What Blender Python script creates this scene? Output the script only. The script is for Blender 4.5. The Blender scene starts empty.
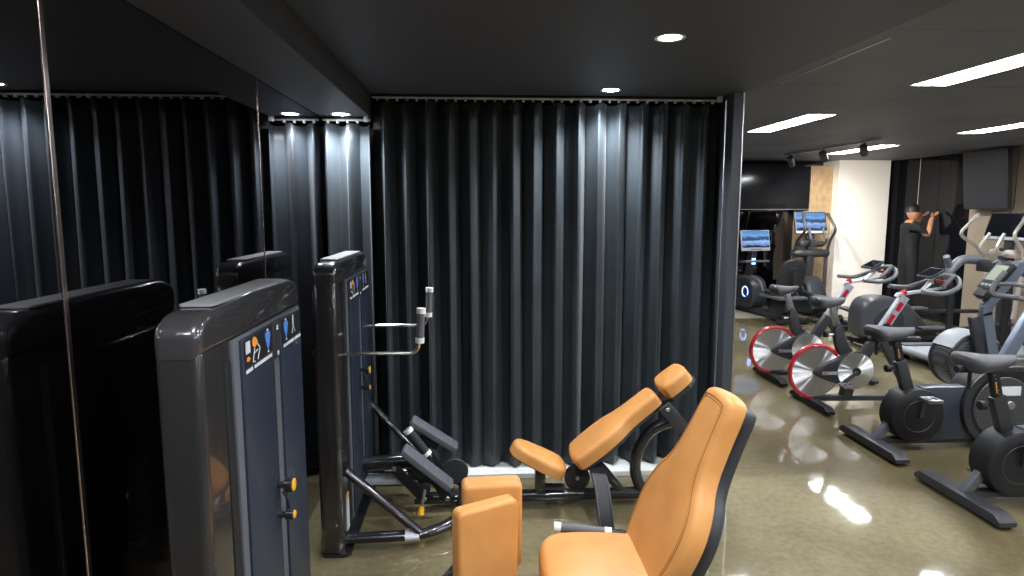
import bpy, bmesh, math, random
from mathutils import Vector, Matrix, Quaternion
random.seed(7)
S = bpy.context.scene
COL = S.collection
PI = math.pi

# ------------------------------------------------------------------ camera
cam = bpy.data.cameras.new('camera'); camo = bpy.data.objects.new('camera', cam); COL.objects.link(camo)
cam.sensor_width = 36; cam.lens = 632.0 / 1024 * 36; cam.clip_start = .05
PITCH = math.atan(79 / 632); YAW = math.atan(36 / 632 * math.cos(PITCH))
camo.location = (0, 0, 1.7); camo.rotation_euler = (PI / 2 - PITCH, 0, -YAW)
S.camera = camo
# ------------------------------------------------------------------ world, exposure
w = bpy.data.worlds.new('world'); S.world = w; w.use_nodes = True
w.node_tree.nodes['Background'].inputs[0].default_value = (.75, .82, 1, 1)
w.node_tree.nodes['Background'].inputs[1].default_value = .02
vs = S.view_settings; vs.view_transform = 'Standard'; vs.look = 'None'; vs.gamma = 1; vs.exposure = 0.18
vs.use_curve_mapping = False
LINEAR_E = 62        # emission strength of the ceiling strips
TRACK_W = 130         # watts of a track spotlight
SPOT_W = 70           # watts of a ceiling downlight

# ------------------------------------------------------------------ materials
MATS = {}
def mat(name, col, rough=.5, metal=0, coat=0, spec=.5, emit=None, es=0, bump=None, vary=None, sheen=0, aniso=0, coat_rough=.05):
    m = bpy.data.materials.new(name); m.use_nodes = True; nt = m.node_tree; b = nt.nodes['Principled BSDF']
    b.inputs['Base Color'].default_value = (*col, 1); b.inputs['Roughness'].default_value = rough
    b.inputs['Metallic'].default_value = metal; b.inputs['Coat Weight'].default_value = coat
    b.inputs['Coat Roughness'].default_value = coat_rough; b.inputs['Specular IOR Level'].default_value = spec
    if sheen: b.inputs['Sheen Weight'].default_value = sheen; b.inputs['Sheen Roughness'].default_value = .4
    if emit: b.inputs['Emission Color'].default_value = (*emit, 1); b.inputs['Emission Strength'].default_value = es
    tc = nt.nodes.new('ShaderNodeTexCoord')
    if vary:
        sc, col2, lo, hi = vary
        n = nt.nodes.new('ShaderNodeTexNoise'); n.inputs['Scale'].default_value = sc; n.inputs['Detail'].default_value = 8
        nt.links.new(tc.outputs['Object'], n.inputs['Vector'])
        mr = nt.nodes.new('ShaderNodeMapRange'); mr.inputs[1].default_value = lo; mr.inputs[2].default_value = hi
        nt.links.new(n.outputs[0], mr.inputs[0])
        mx = nt.nodes.new('ShaderNodeMix'); mx.data_type = 'RGBA'
        mx.inputs[6].default_value = (*col, 1); mx.inputs[7].default_value = (*col2, 1)
        nt.links.new(mr.outputs[0], mx.inputs[0]); nt.links.new(mx.outputs[2], b.inputs['Base Color'])
    if bump:
        sc, st, dist = bump
        n = nt.nodes.new('ShaderNodeTexNoise'); n.inputs['Scale'].default_value = sc; n.inputs['Detail'].default_value = 4
        nt.links.new(tc.outputs['Object'], n.inputs['Vector'])
        bp = nt.nodes.new('ShaderNodeBump'); bp.inputs['Strength'].default_value = st; bp.inputs['Distance'].default_value = dist
        nt.links.new(n.outputs[0], bp.inputs['Height']); nt.links.new(bp.outputs[0], b.inputs['Normal'])
    if aniso:
        b.inputs['Anisotropic'].default_value = aniso
        t = nt.nodes.new('ShaderNodeTangent'); t.direction_type = 'RADIAL'; t.axis = 'Y'
        nt.links.new(t.outputs[0], b.inputs['Tangent'])
        sp = nt.nodes.new('ShaderNodeSeparateXYZ'); mp = nt.nodes.new('ShaderNodeMapping'); mp.inputs['Location'].default_value = (-.5, -.5, -.5)
        nt.links.new(tc.outputs['Generated'], mp.inputs[0]); nt.links.new(mp.outputs[0], sp.inputs[0])
        at = nt.nodes.new('ShaderNodeMath'); at.operation = 'ARCTAN2'; nt.links.new(sp.outputs['Z'], at.inputs[0]); nt.links.new(sp.outputs['X'], at.inputs[1])
        n = nt.nodes.new('ShaderNodeTexNoise'); n.noise_dimensions = '1D'; n.inputs['Scale'].default_value = 5; n.inputs['Detail'].default_value = 5; nt.links.new(at.outputs[0], n.inputs['W'])
        mr = nt.nodes.new('ShaderNodeMapRange'); mr.inputs[1].default_value = .25; mr.inputs[2].default_value = .75; mr.inputs[3].default_value = -.09; mr.inputs[4].default_value = .09; nt.links.new(n.outputs[0], mr.inputs[0])
        nt.links.new(mr.outputs[0], b.inputs['Anisotropic Rotation'])
    MATS[name] = m
    return m

mat('ceil_dark', (.072, .078, .096), .55, bump=(60, .05, .01))
mat('ceil_panel', (.150, .153, .185), .6, vary=(1.1, (.125, .128, .155), .35, .65))
mat('ceil_gap', (.012, .012, .014), .8)
mat('black_wall', (.012, .013, .016), .5)
mat('mirror', (.30, .29, .31), .015, 1)
mat('mirror_right', (.16, .15, .15), .02, 1)
mat('seam', (.75, .62, .55), .22, 1)
mat('curtain', (.021, .028, .034), .5, spec=.45, sheen=.12, bump=(400, .15, .003), vary=(3, (.030, .039, .046), .4, .7))
mat('white', (.75, .76, .74), .4)
mat('white_plaster', (.80, .76, .70), .6)
mat('beige', (.36, .29, .21), .55)
mat('wood', (.50, .36, .21), .5, vary=(9, (.42, .29, .16), .4, .6))
mat('pale_floor', (.42, .39, .30), .3, coat=.2)
mat('shroud', (.030, .028, .028), .26, .35, coat=1, bump=(250, .05, .002))
mat('cap', (.060, .058, .060), .26, .45, coat=1, bump=(300, .04, .002))
mat('cap_inset', (.22, .22, .23), .5, bump=(500, .2, .002))
mat('navy', (.017, .025, .042), .38, coat=.1)
mat('panel_frame', (.085, .09, .105), .45)
mat('black', (.011, .011, .013), .5, spec=.35)
mat('black_gloss', (.014, .014, .017), .22, coat=.5)
mat('rubber', (.02, .02, .021), .75)
mat('dark_grey', (.026, .027, .031), .45)
mat('mid_grey', (.095, .10, .115), .45)
mat('grip_grey', (.11, .11, .12), .7)
mat('foot_grey', (.085, .09, .105), .6, bump=(150, .3, .004))
mat('light_grey', (.33, .35, .38), .4)
mat('chrome', (.72, .72, .73), .16, 1)
mat('alu', (.55, .56, .58), .32, 1)
mat('blue_alu', (.17, .20, .26), .38, .5)
mat('disc', (.90, .91, .93), .5, 1, aniso=.95)
mat('red', (.42, .012, .025), .3, coat=.4)
mat('leather', (.60, .27, .080), .45, spec=.35, bump=(180, .18, .002), vary=(7, (.54, .235, .066), .4, .65))
mat('stitch', (.26, .09, .016), .7)
mat('yellow', (.78, .36, .012), .4)
mat('orange_print', (.85, .30, .03), .6)
mat('blue_print', (.08, .22, .70), .6)
mat('white_print', (.62, .64, .66), .6)
mat('silver_arm', (.50, .45, .41), .35, .35)
mat('saddle', (.050, .050, .054), .6)
mat('lcd', (.34, .38, .28), .35)
mat('shroud_grey', (.05, .053, .06), .4, coat=.3)
mat('glass_wall', (.006, .007, .009), .04, spec=.12)
mat('pillar', (.050, .056, .068), .4)
mat('glass_black', (.006, .007, .010), .06, spec=.6)
mat('tv', (.010, .011, .013), .18, spec=.5)
mat('tv_grey', (.030, .031, .034), .4)
mat('skin', (.48, .22, .12), .5)
mat('shirt', (.004, .004, .005), .8)
mat('trousers', (.006, .006, .007), .8)
mat('hair', (.008, .006, .005), .5)
mat('lamp', (1, 1, 1), .5, emit=(.93, .96, 1), es=LINEAR_E)
mat('spot_face', (1, 1, 1), .5, emit=(.92, .96, 1), es=60)
mat('blue_led', (.1, .2, .9), .5, emit=(.25, .4, 1), es=4)

def floor_mat():
    m = bpy.data.materials.new('polished_concrete'); m.use_nodes = True; nt = m.node_tree; b = nt.nodes['Principled BSDF']
    L = nt.links.new; tc = nt.nodes.new('ShaderNodeTexCoord')
    def noise(sc, det, dist=0):
        n = nt.nodes.new('ShaderNodeTexNoise'); n.inputs['Scale'].default_value = sc; n.inputs['Detail'].default_value = det
        n.inputs['Distortion'].default_value = dist; L(tc.outputs['Object'], n.inputs['Vector']); return n
    n1 = noise(.9, 8, .6); n2 = noise(26, 6); n3 = noise(150, 2)
    r = nt.nodes.new('ShaderNodeValToRGB'); L(n1.outputs[0], r.inputs[0])
    e = r.color_ramp.elements; e[0].position = .36; e[0].color = (.105, .084, .042, 1); e[1].position = .66; e[1].color = (.235, .196, .112, 1)
    mr = nt.nodes.new('ShaderNodeMapRange'); mr.inputs[1].default_value = .35; mr.inputs[2].default_value = .75
    mr.inputs[3].default_value = .84; mr.inputs[4].default_value = 1.13; L(n2.outputs[0], mr.inputs[0])
    mx = nt.nodes.new('ShaderNodeMix'); mx.data_type = 'RGBA'; mx.blend_type = 'MULTIPLY'; mx.inputs[0].default_value = 1
    L(r.outputs[0], mx.inputs[6]); L(mr.outputs[0], mx.inputs[7])
    mr3 = nt.nodes.new('ShaderNodeMapRange'); mr3.inputs[1].default_value = .3; mr3.inputs[2].default_value = .7
    mr3.inputs[3].default_value = .86; mr3.inputs[4].default_value = 1.10; L(n3.outputs[0], mr3.inputs[0])
    mx2 = nt.nodes.new('ShaderNodeMix'); mx2.data_type = 'RGBA'; mx2.blend_type = 'MULTIPLY'; mx2.inputs[0].default_value = 1
    L(mx.outputs[2], mx2.inputs[6]); L(mr3.outputs[0], mx2.inputs[7]); L(mx2.outputs[2], b.inputs['Base Color'])
    b.inputs['Roughness'].default_value = .4; b.inputs['Specular IOR Level'].default_value = .05
    b.inputs['Coat Weight'].default_value = .9; b.inputs['Coat Roughness'].default_value = .048; b.inputs['Coat IOR'].default_value = 1.75
    nb = noise(1.7, 3, .4); bp = nt.nodes.new('ShaderNodeBump'); bp.inputs['Strength'].default_value = .09; bp.inputs['Distance'].default_value = .02
    L(nb.outputs[0], bp.inputs['Height']); L(bp.outputs[0], b.inputs['Coat Normal'])
    MATS['floor'] = m
floor_mat()

def screen_mat(name, strength):
    # a lit picture: blue sky, a dark ridge, pale ground
    m = bpy.data.materials.new(name); m.use_nodes = True; nt = m.node_tree; b = nt.nodes['Principled BSDF']; L = nt.links.new
    b.inputs['Base Color'].default_value = (.01, .01, .015, 1); b.inputs['Roughness'].default_value = .15
    tc = nt.nodes.new('ShaderNodeTexCoord'); sp = nt.nodes.new('ShaderNodeSeparateXYZ'); L(tc.outputs['Generated'], sp.inputs[0])
    n = nt.nodes.new('ShaderNodeTexNoise'); n.inputs['Scale'].default_value = 5; n.inputs['Detail'].default_value = 4; L(tc.outputs['Generated'], n.inputs['Vector'])
    ad = nt.nodes.new('ShaderNodeMath'); ad.operation = 'MULTIPLY_ADD'; ad.inputs[1].default_value = .30
    L(n.outputs[0], ad.inputs[0]); L(sp.outputs['Z'], ad.inputs[2])
    r = nt.nodes.new('ShaderNodeValToRGB'); L(ad.outputs[0], r.inputs[0])
    e = r.color_ramp.elements; e[0].position = .12; e[0].color = (.004, .006, .02, 1); e[1].position = 1.1; e[1].color = (.10, .25, .55, 1)
    for p, c in ((.28, (.012, .02, .06, 1)), (.31, (.10, .20, .48, 1)), (.55, (.30, .48, .85, 1)), (.60, (.02, .06, .14, 1)), (.75, (.03, .09, .22, 1)), (.86, (.16, .36, .68, 1))):
        x = e.new(p); x.color = c
    L(r.outputs[0], b.inputs['Emission Color']); b.inputs['Emission Strength'].default_value = strength
    MATS[name] = m
screen_mat('screen', 1.0)

def mesh_mat():
    # perforated steel: round holes
    m = bpy.data.materials.new('perforated'); m.use_nodes = True; nt = m.node_tree; b = nt.nodes['Principled BSDF']; L = nt.links.new
    tc = nt.nodes.new('ShaderNodeTexCoord'); v = nt.nodes.new('ShaderNodeTexVoronoi'); v.inputs['Scale'].default_value = 75; v.inputs['Randomness'].default_value = 0
    L(tc.outputs['Object'], v.inputs['Vector'])
    r = nt.nodes.new('ShaderNodeValToRGB'); r.color_ramp.interpolation = 'CONSTANT'
    r.color_ramp.elements[0].color = (.006, .006, .007, 1); r.color_ramp.elements[1].position = .42; r.color_ramp.elements[1].color = (.11, .115, .125, 1)
    L(v.outputs['Distance'], r.inputs[0]); L(r.outputs[0], b.inputs['Base Color']); b.inputs['Roughness'].default_value = .4; b.inputs['Metallic'].default_value = .4
    MATS['perforated'] = m
mesh_mat()

# ------------------------------------------------------------------ helpers
def V(*a): return Vector(a)
def link(name, bm, m, parent=None, smooth=35):
    """one mesh object; coordinates are world ones, shifted into the parent's frame"""
    if parent is not None: bmesh.ops.translate(bm, verts=bm.verts, vec=-wloc(parent))
    bmesh.ops.recalc_face_normals(bm, faces=bm.faces)
    me = bpy.data.meshes.new(name)
    for f in bm.faces: f.smooth = bool(smooth)
    bm.to_mesh(me); bm.free()
    if smooth: me.set_sharp_from_angle(angle=math.radians(smooth))
    me.materials.append(MATS[m])
    o = bpy.data.objects.new(name, me); COL.objects.link(o)
    if parent is not None: o.parent = parent
    return o
def wloc(o):
    l = o.location.copy()
    while o.parent is not None: o = o.parent; l += o.location
    return l
def thing(name, label, cat, loc=(0, 0, 0), group=None):
    o = bpy.data.objects.new(name, None); COL.objects.link(o); o.location = loc; o.empty_display_size = .1
    return tag(o, label, cat, group)
def tag(o, label, cat, group=None):
    o['label'] = label; o['category'] = cat
    if group: o['group'] = group
    return o
def struct(o): o['kind'] = 'structure'; return o
def dup(root, loc, label, rz=0):
    r = root.copy(); COL.objects.link(r); r.location = loc; r.rotation_euler = (0, 0, rz); r['label'] = label
    for ch in list(root.children):
        c = ch.copy(); COL.objects.link(c); c.parent = r
        for g in list(ch.children):
            d = g.copy(); COL.objects.link(d); d.parent = c
    return r
def B(): return bmesh.new()
def frame(o, u, v):
    u = Vector(u).normalized(); n = u.cross(Vector(v)).normalized(); v = n.cross(u)
    M = Matrix((u, v, n)).transposed().to_4x4(); M.translation = Vector(o); return M
def box(bm, x0, x1, y0, y1, z0, z1, bev=0, M=None, seg=2):
    vs_ = [bm.verts.new((x, y, z)) for x in (x0, x1) for y in (y0, y1) for z in (z0, z1)]
    fs = [bm.faces.new([vs_[i] for i in q]) for q in ((0, 1, 3, 2), (4, 6, 7, 5), (0, 4, 5, 1), (2, 3, 7, 6), (0, 2, 6, 4), (1, 5, 7, 3))]
    if bev:
        es = list({e for f in fs for e in f.edges})
        r = bmesh.ops.bevel(bm, geom=es, offset=bev, segments=seg, profile=.5, affect='EDGES')
        vs_ = list({v for v in r['verts']} | {v for v in vs_ if v.is_valid})
    if M is not None: bmesh.ops.transform(bm, matrix=M, verts=vs_)
    return bm
def bar(bm, a, b, wy, h, bev=0.004, side=(0, 1, 0)):
    """a rectangular bar from a to b: wy wide along side, h thick"""
    a = Vector(a); b = Vector(b); d = (b - a); M = frame(a, d, side)
    return box(bm, 0, d.length, -wy / 2, wy / 2, -h / 2, h / 2, bev, M)
def fillet(pts, r, n=6):
    P = [Vector(p) for p in pts]; out = [P[0]]
    for i in range(1, len(P) - 1):
        a, b, c = P[i - 1], P[i], P[i + 1]
        da = (a - b); dc = (c - b); k = min(r, da.length * .48, dc.length * .48)
        p0 = b + da.normalized() * k; p1 = b + dc.normalized() * k
        for j in range(n + 1):
            t = j / n; out.append((1 - t) ** 2 * p0 + 2 * t * (1 - t) * b + t * t * p1)
    out.append(P[-1]); return out
def tube(bm, pts, r, n=10, fr=0, sq=1.0):
    P = fillet(pts, fr) if fr else [Vector(p) for p in pts]
    rings = []; up = None
    for i, p in enumerate(P):
        t = (P[min(i + 1, len(P) - 1)] - P[max(i - 1, 0)]).normalized()
        if up is None:
            up = t.cross(Vector((0, 0, 1)))
            if up.length < .05: up = t.cross(Vector((1, 0, 0)))
            up.normalize()
        else:
            up = (up - t * up.dot(t)).normalized()
        w_ = t.cross(up); rr = r[i] if isinstance(r, (list, tuple)) else r
        rings.append([bm.verts.new(p + (up * math.cos(2 * PI * k / n) + w_ * sq * math.sin(2 * PI * k / n)) * rr) for k in range(n)])
    for a, b in zip(rings, rings[1:]):
        for k in range(n): bm.faces.new((a[k], a[(k + 1) % n], b[(k + 1) % n], b[k]))
    bm.faces.new(rings[0][::-1]); bm.faces.new(rings[-1]); return bm
def lathe(bm, prof, c, axis='Y', n=32):
    """prof: (radius, height along axis)"""
    q = {'Z': Matrix.Identity(4), 'Y': Matrix.Rotation(-PI / 2, 4, 'X'), 'X': Matrix.Rotation(PI / 2, 4, 'Y')}[axis]
    M = Matrix.Translation(c) @ q; rings = []
    for r, h in prof:
        if r < 1e-5: rings.append([bm.verts.new(M @ V(0, 0, h))])
        else: rings.append([bm.verts.new(M @ V(r * math.cos(2 * PI * k / n), r * math.sin(2 * PI * k / n), h)) for k in range(n)])
    for a, b in zip(rings, rings[1:]):
        for k in range(n):
            k2 = (k + 1) % n
            if len(a) == 1 and len(b) == 1: continue
            if len(a) == 1: bm.faces.new((a[0], b[k], b[k2]))
            elif len(b) == 1: bm.faces.new((a[k], b[0], a[k2]))
            else: bm.faces.new((a[k], b[k], b[k2], a[k2]))
    for rg in (rings[0], rings[-1]):
        if len(rg) > 1: bm.faces.new(rg)
    return bm
def disc(bm, c, r, t, axis='Y', n=32, bev=.003):
    return lathe(bm, [(0, -t / 2), (r - bev, -t / 2), (r, -t / 2 + bev), (r, t / 2 - bev), (r - bev, t / 2), (0, t / 2)], c, axis, n)
def ring(bm, c, R, r, n=48):
    return tube(bm, [V(c[0] + R * math.cos(2 * PI * k / n), c[1], c[2] + R * math.sin(2 * PI * k / n)) for k in range(n + 1)], r, 8)
def chaikin(p, k=2):
    for _ in range(k):
        q = []
        for i in range(len(p)):
            a = p[i]; b = p[(i + 1) % len(p)]
            q += [(a[0] * .75 + b[0] * .25, a[1] * .75 + b[1] * .25), (a[0] * .25 + b[0] * .75, a[1] * .25 + b[1] * .75)]
        p = q
    return p
def area(p): return sum(p[i][0] * p[(i + 1) % len(p)][1] - p[(i + 1) % len(p)][0] * p[i][1] for i in range(len(p))) / 2
def inset(p, d):
    """move every point inwards by d, mitred at the corners"""
    n = len(p); out = []
    for i in range(n):
        a, b, c = p[i - 1], p[i], p[(i + 1) % n]
        e1 = V(b[0] - a[0], b[1] - a[1], 0); e2 = V(c[0] - b[0], c[1] - b[1], 0)
        if e1.length < 1e-9: e1 = e2
        if e2.length < 1e-9: e2 = e1
        n1 = V(-e1.y, e1.x, 0).normalized(); n2 = V(-e2.y, e2.x, 0).normalized(); m = (n1 + n2)
        m = m.normalized() if m.length > 1e-6 else n1
        k = d / max(.6, m.dot(n1)); out.append((b[0] + m.x * k, b[1] + m.y * k))
    return out
def pad(bm, out, t, M, r=.02, crown=.008, k=2, seg=5, back_r=.0):
    """upholstered slab: outline (u, v), thickness t along the frame's normal, rolled front edge, crowned face"""
    p = chaikin(out, k)
    if area(p) < 0: p = p[::-1]
    cx = sum(a[0] for a in p) / len(p); cy = sum(a[1] for a in p) / len(p)
    lay = [(inset(p, back_r), 0)] + ([(p, back_r)] if back_r else [])
    for j in range(seg + 1):
        a = PI / 2 * j / seg; lay.append((inset(p, r * (1 - math.cos(a))), t - r + r * math.sin(a)))
    base = inset(p, r)
    for s in (.75, .45, .18): lay.append(([(cx + (x - cx) * s, cy + (y - cy) * s) for x, y in base], t + crown * (1 - s * s)))
    rings = [[bm.verts.new(M @ V(x, y, h)) for x, y in L_] for L_, h in lay]; n = len(p)
    for a, b in zip(rings, rings[1:]):
        for i in range(n): bm.faces.new((a[i], a[(i + 1) % n], b[(i + 1) % n], b[i]))
    bm.faces.new(rings[0][::-1]); bm.faces.new(rings[-1]); return bm
def prism(bm, out, t, M, k=0, bev=0, seg=2):
    """extrude outline (u, v) by t along the frame's normal (centred), optional bevel of the rims"""
    p = chaikin(out, k) if k else list(out)
    if area(p) < 0: p = p[::-1]
    if bev:
        lay = []
        for j in range(seg + 1):
            a = PI / 2 * j / seg; lay.append((inset(p, bev * (1 - math.sin(a))), -t / 2 + bev * (1 - math.cos(a))))
        lay += [(l, -h) for l, h in lay[::-1]]
    else: lay = [(p, -t / 2), (p, t / 2)]
    rings = [[bm.verts.new(M @ V(x, y, h)) for x, y in L_] for L_, h in lay]; n = len(p)
    for a, b in zip(rings, rings[1:]):
        for i in range(n): bm.faces.new((a[i], a[(i + 1) % n], b[(i + 1) % n], b[i]))
    bm.faces.new(rings[0][::-1]); bm.faces.new(rings[-1]); return bm
def side(y): return frame((0, y, 0), (1, 0, 0), (0, 0, 1))      # u = x, v = z, normal -y
XF = lambda x: frame((x, 0, 0), (0, 1, 0), (0, 0, 1))           # u = y, v = z, normal +x
def rrect(x0, x1, y0, y1, r, n=5):
    o = []
    for cx, cy, a0 in ((x1 - r, y1 - r, 0), (x0 + r, y1 - r, 90), (x0 + r, y0 + r, 180), (x1 - r, y0 + r, 270)):
        for j in range(n + 1):
            a = math.radians(a0 + 90 * j / n); o.append((cx + r * math.cos(a), cy + r * math.sin(a)))
    return o

# ------------------------------------------------------------------ the room
XM, XE, XR = -.93, 1.59, 7.0            # left mirror, edge of the lowered ceiling, right wall
YB, YC, YF = -3.0, 4.10, 10.75           # behind the camera, wall behind the curtain, far wall
ZL, ZB, ZR = 2.385, 2.25, 2.50          # lowered ceiling, beam underside, right ceiling
bm = B(); box(bm, XM - .1, XR + .1, YB - .1, YF + .1, -.1, 0); floor = struct(link('floor', bm, 'floor', smooth=0))
bm = B(); box(bm, XE, XR, 9.55, YF, 0, .004); struct(link('floor_far_strip', bm, 'pale_floor', smooth=0))
bm = B(); box(bm, XM - .1, XE, YB, YC + .1, ZL, ZL + .25); struct(link('ceiling_lowered', bm, 'ceil_dark', smooth=0))
bm = B(); box(bm, XM, -.63, YB, YC, ZB, ZL, .004); struct(link('ceiling_beam', bm, 'ceil_dark', smooth=0))
bm = B(); box(bm, XE, XR + .1, YB - .1, YF + .1, ZR + .012, ZR + .1); ceiling = struct(link('ceiling', bm, 'ceil_gap', smooth=0))
# ceiling boards, light strips take the place of some
seam_y = [-2.15 + 1.25 * k for k in range(11)]
seam_x = [XE, 2.82, 3.08, 3.95, 5.10, 5.36, 6.2, XR]
LIT = {(x, j) for x in (2.82, 5.10) for j in (1, 3, 5, 7, 9)}
ys = [YB] + seam_y + [YF]
for i in range(len(seam_x) - 1):
    for j in range(len(ys) - 1):
        if (seam_x[i], j) in LIT: continue
        bm = B(); box(bm, seam_x[i] + .0015, seam_x[i + 1] - .0015, ys[j] + .002, ys[j + 1] - .002, ZR + random.uniform(-.001, .001), ZR + .012)
        link('ceiling_board', bm, 'ceil_panel', ceiling, smooth=0)
lab = {(2.82, 1): 'white linear ceiling light behind the camera, bike row', (5.10, 1): 'white linear ceiling light behind the camera, rear row',
       (2.82, 3): 'white linear ceiling light beside the camera, bike row', (5.10, 3): 'white linear ceiling light beside the camera, rear row',
       (2.82, 5): 'largest white linear ceiling light, running out of the picture at upper right',
       (5.10, 5): 'white linear ceiling light right of the nearest bikes, out of view',
       (2.82, 7): 'white linear ceiling light left of the track spotlights, near the curtain pillar',
       (5.10, 7): 'white linear ceiling light cut by the right picture edge above the dark wall screen',
       (2.82, 9): 'added white linear ceiling light, unseen behind the curtain wall',  # unseen strip, added to the row for the light it gives
       (5.10, 9): 'farthest white linear ceiling light, in front of the white column'}
for (x, j) in sorted(LIT):
    y0, y1 = ys[j], ys[j + 1]
    t = thing('linear_light', lab[(x, j)], 'ceiling light', ((x + .13), (y0 + y1) / 2, ZR), 'linear lights in the right ceiling')
    bm = B(); box(bm, x + .014, x + .246, y0 + .014, y1 - .014, ZR - .001, ZR + .008); link('diffuser', bm, 'lamp', t, 0)
    bm = B()
    for a in ((x + .002, x + .014, y0 + .002, y1 - .002), (x + .246, x + .258, y0 + .002, y1 - .002), (x + .014, x + .246, y0 + .002, y0 + .014), (x + .014, x + .246, y1 - .014, y1 - .002)):
        box(bm, *a, ZR - .003, ZR + .010)
    link('frame', bm, 'white', t, 0)
bm = B(); box(bm, 1.945, 1.953, 2.98, 4.08, ZR - .004, ZR); struct(link('trim_2', bm, 'alu', smooth=0))
# walls
bm = B(); box(bm, XM - .12, XM - .012, YB, YC + .1, 0, ZL); wl = struct(link('wall_left', bm, 'black_wall', smooth=0))
sy = [YB, -1.262, .106, 1.472, 2.836, YC]
for a, b in zip(sy, sy[1:]):
    bm = B(); box(bm, XM - .012, XM, a + .002, b - .002, .0, ZB, .0015, seg=1); link('mirror_panel', bm, 'mirror', wl, 0)
for k, a in enumerate(sy[1:-1]):
    bm = B(); hw = .0075 if k == 2 else .004
    box(bm, XM - .008, XM + .0025, a - hw, a + hw, 0, ZB, .001, seg=1); link('seam_strip', bm, 'seam', wl, 0)
bm = B(); box(bm, XM, XE, YC, YC + .1, 0, ZL); struct(link('wall_back', bm, 'black_wall', smooth=0))
bm = B(); box(bm, XE - .1, XE, YC + .1, YF, 0, ZR + .01); struct(link('wall_inner', bm, 'black_wall', smooth=0))
bm = B(); box(bm, XE - .10, XR + .1, YF, YF + .1, 0, ZR + .01); wf = struct(link('wall_far', bm, 'glass_black', smooth=0))
bm = B(); box(bm, XM - .12, XR + .1, YB - .1, YB, 0, ZR + .01); struct(link('wall_rear', bm, 'black_wall', smooth=0))
bm = B(); box(bm, XR + .014, XR + .1, YB, YF, 0, ZR + .01); wr = struct(link('wall_right', bm, 'black_wall', smooth=0))
for a, b, m in ((10.25, 9.74, 'glass_wall'), (9.74, 9.30, 'glass_wall'), (9.30, 8.67, 'glass_wall'), (8.67, 8.28, 'beige'), (8.28, 7.92, 'beige'), (7.92, 7.2, 'beige'), (7.2, 6.0, 'beige'), (6.0, 4.6, 'mirror_right'), (4.6, 3.2, 'mirror_right'), (3.2, 1.8, 'mirror_right'), (1.8, -3, 'mirror_right')):
    bm = B(); box(bm, XR, XR + .014, b + .003, a - .003, 0, ZR, .002, seg=1); link('wall_panel', bm, m, wr, 0)
for y in (9.74, 7.92):
    bm = B(); box(bm, XR - .004, XR + .006, y - .006, y + .006, 0, ZR); link('seam_strip', bm, 'seam', wr, 0)
# far wall: mirrors below the black screens, timber slats by the column
for a, b in ((1.7, 3.0), (3.0, 4.3), (4.3, 5.40)):
    bm = B(); box(bm, a + .003, b - .003, YF - .012, YF, .1, 1.66, .002, seg=1); link('mirror_panel', bm, 'mirror_right', wf, 0)
bm = B(); box(bm, 5.50, 6.10, 10.44, YF, 0, 2.42); wp = struct(link('wall_slats', bm, 'wood', smooth=0))
bm = B()
for k in range(19): x = 5.505 + k * .031; box(bm, x, x + .020, 10.42, 10.44, 0, 2.42)
o = link('slats', bm, 'wood', wp, 0); o['kind'] = 'stuff'
bm = B(); box(bm, 5.98, 6.86, 10.25, YF, 0, ZR, .006); struct(link('wall_column', bm, 'white_plaster', smooth=0))
# the pillar that ends the curtain wall
bm = B(); box(bm, 1.53, XE, 3.77, YC, 0, ZL, .003); tr = struct(link('trim_1', bm, 'pillar', smooth=0))
bm = B(); box(bm, XE - .004, XE + .003, 3.766, 3.775, 0, ZL, 0); link('edge_strip', bm, 'alu', tr, 0)
bm = B(); box(bm, 1.500, 1.507, 3.82, 3.828, .1, ZL - .04, 0); link('edge_strip', bm, 'alu', tr, 0)
# the white ledge under the curtain
bm = B(); box(bm, -.60, 1.525, 3.825, YC, 0, .035, .004); struct(link('baseboard_back', bm, 'white', smooth=0))

# ------------------------------------------------------------------ curtains
def curtain(x0, x1, yc, ztop, ph, label, nx):
    bm = B(); rows = 22; g = []
    rnd = random.Random(3); am = [rnd.uniform(.58, 1.18) for _ in range(80)]; jit = [rnd.uniform(-.5, .5) for _ in range(80)]
    for j in range(rows + 1):
        v = j / rows; z = ztop + (.048 - ztop) * v; row = []
        for i in range(nx + 1):
            x = x0 + (x1 - x0) * i / nx
            t = (x - x0) / .131 + ph; k = int(t); f = t - k; ss = f * f * (3 - 2 * f)
            A = am[k % 80] * (1 - ss) + am[(k + 1) % 80] * ss; J = jit[k % 80] * (1 - ss) + jit[(k + 1) % 80] * ss
            a = 2 * PI * t + J * v
            y = .054 * A * (math.sin(a) + (.20 + .14 * J) * math.sin(2 * a + 1.6 * J) + .07 * math.sin(3 * a + 4 * J)) * (.82 + .18 * v)
            y += .026 * v * math.sin(a / 2 + .6) + .006 * math.sin(5 * x + 3 * v)
            dx = .007 * math.sin(2 * a + .4) + .012 * v * J + .010 * J
            zz = z + (.008 * math.cos(a) if j == 0 else 0)
            row.append(bm.verts.new((min(max(x + dx, x0), x1), yc + y, zz)))
        g.append(row)
    for j in range(rows):
        for i in range(nx): bm.faces.new((g[j][i], g[j][i + 1], g[j + 1][i + 1], g[j + 1][i]))
    o = link('curtain', bm, 'curtain', smooth=180)
    so = o.modifiers.new('thickness', 'SOLIDIFY'); so.thickness = .004
    return tag(o, label, 'curtain')
curtain(-.625, 1.512, 3.965, 2.337, .2, 'tall black pleated curtain covering the middle wall from ceiling beam to pillar', 720)
curtain(XM + .006, -.632, 3.965, 2.203, .55, 'narrow black curtain hanging below the ceiling beam beside the mirror', 110)
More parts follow.
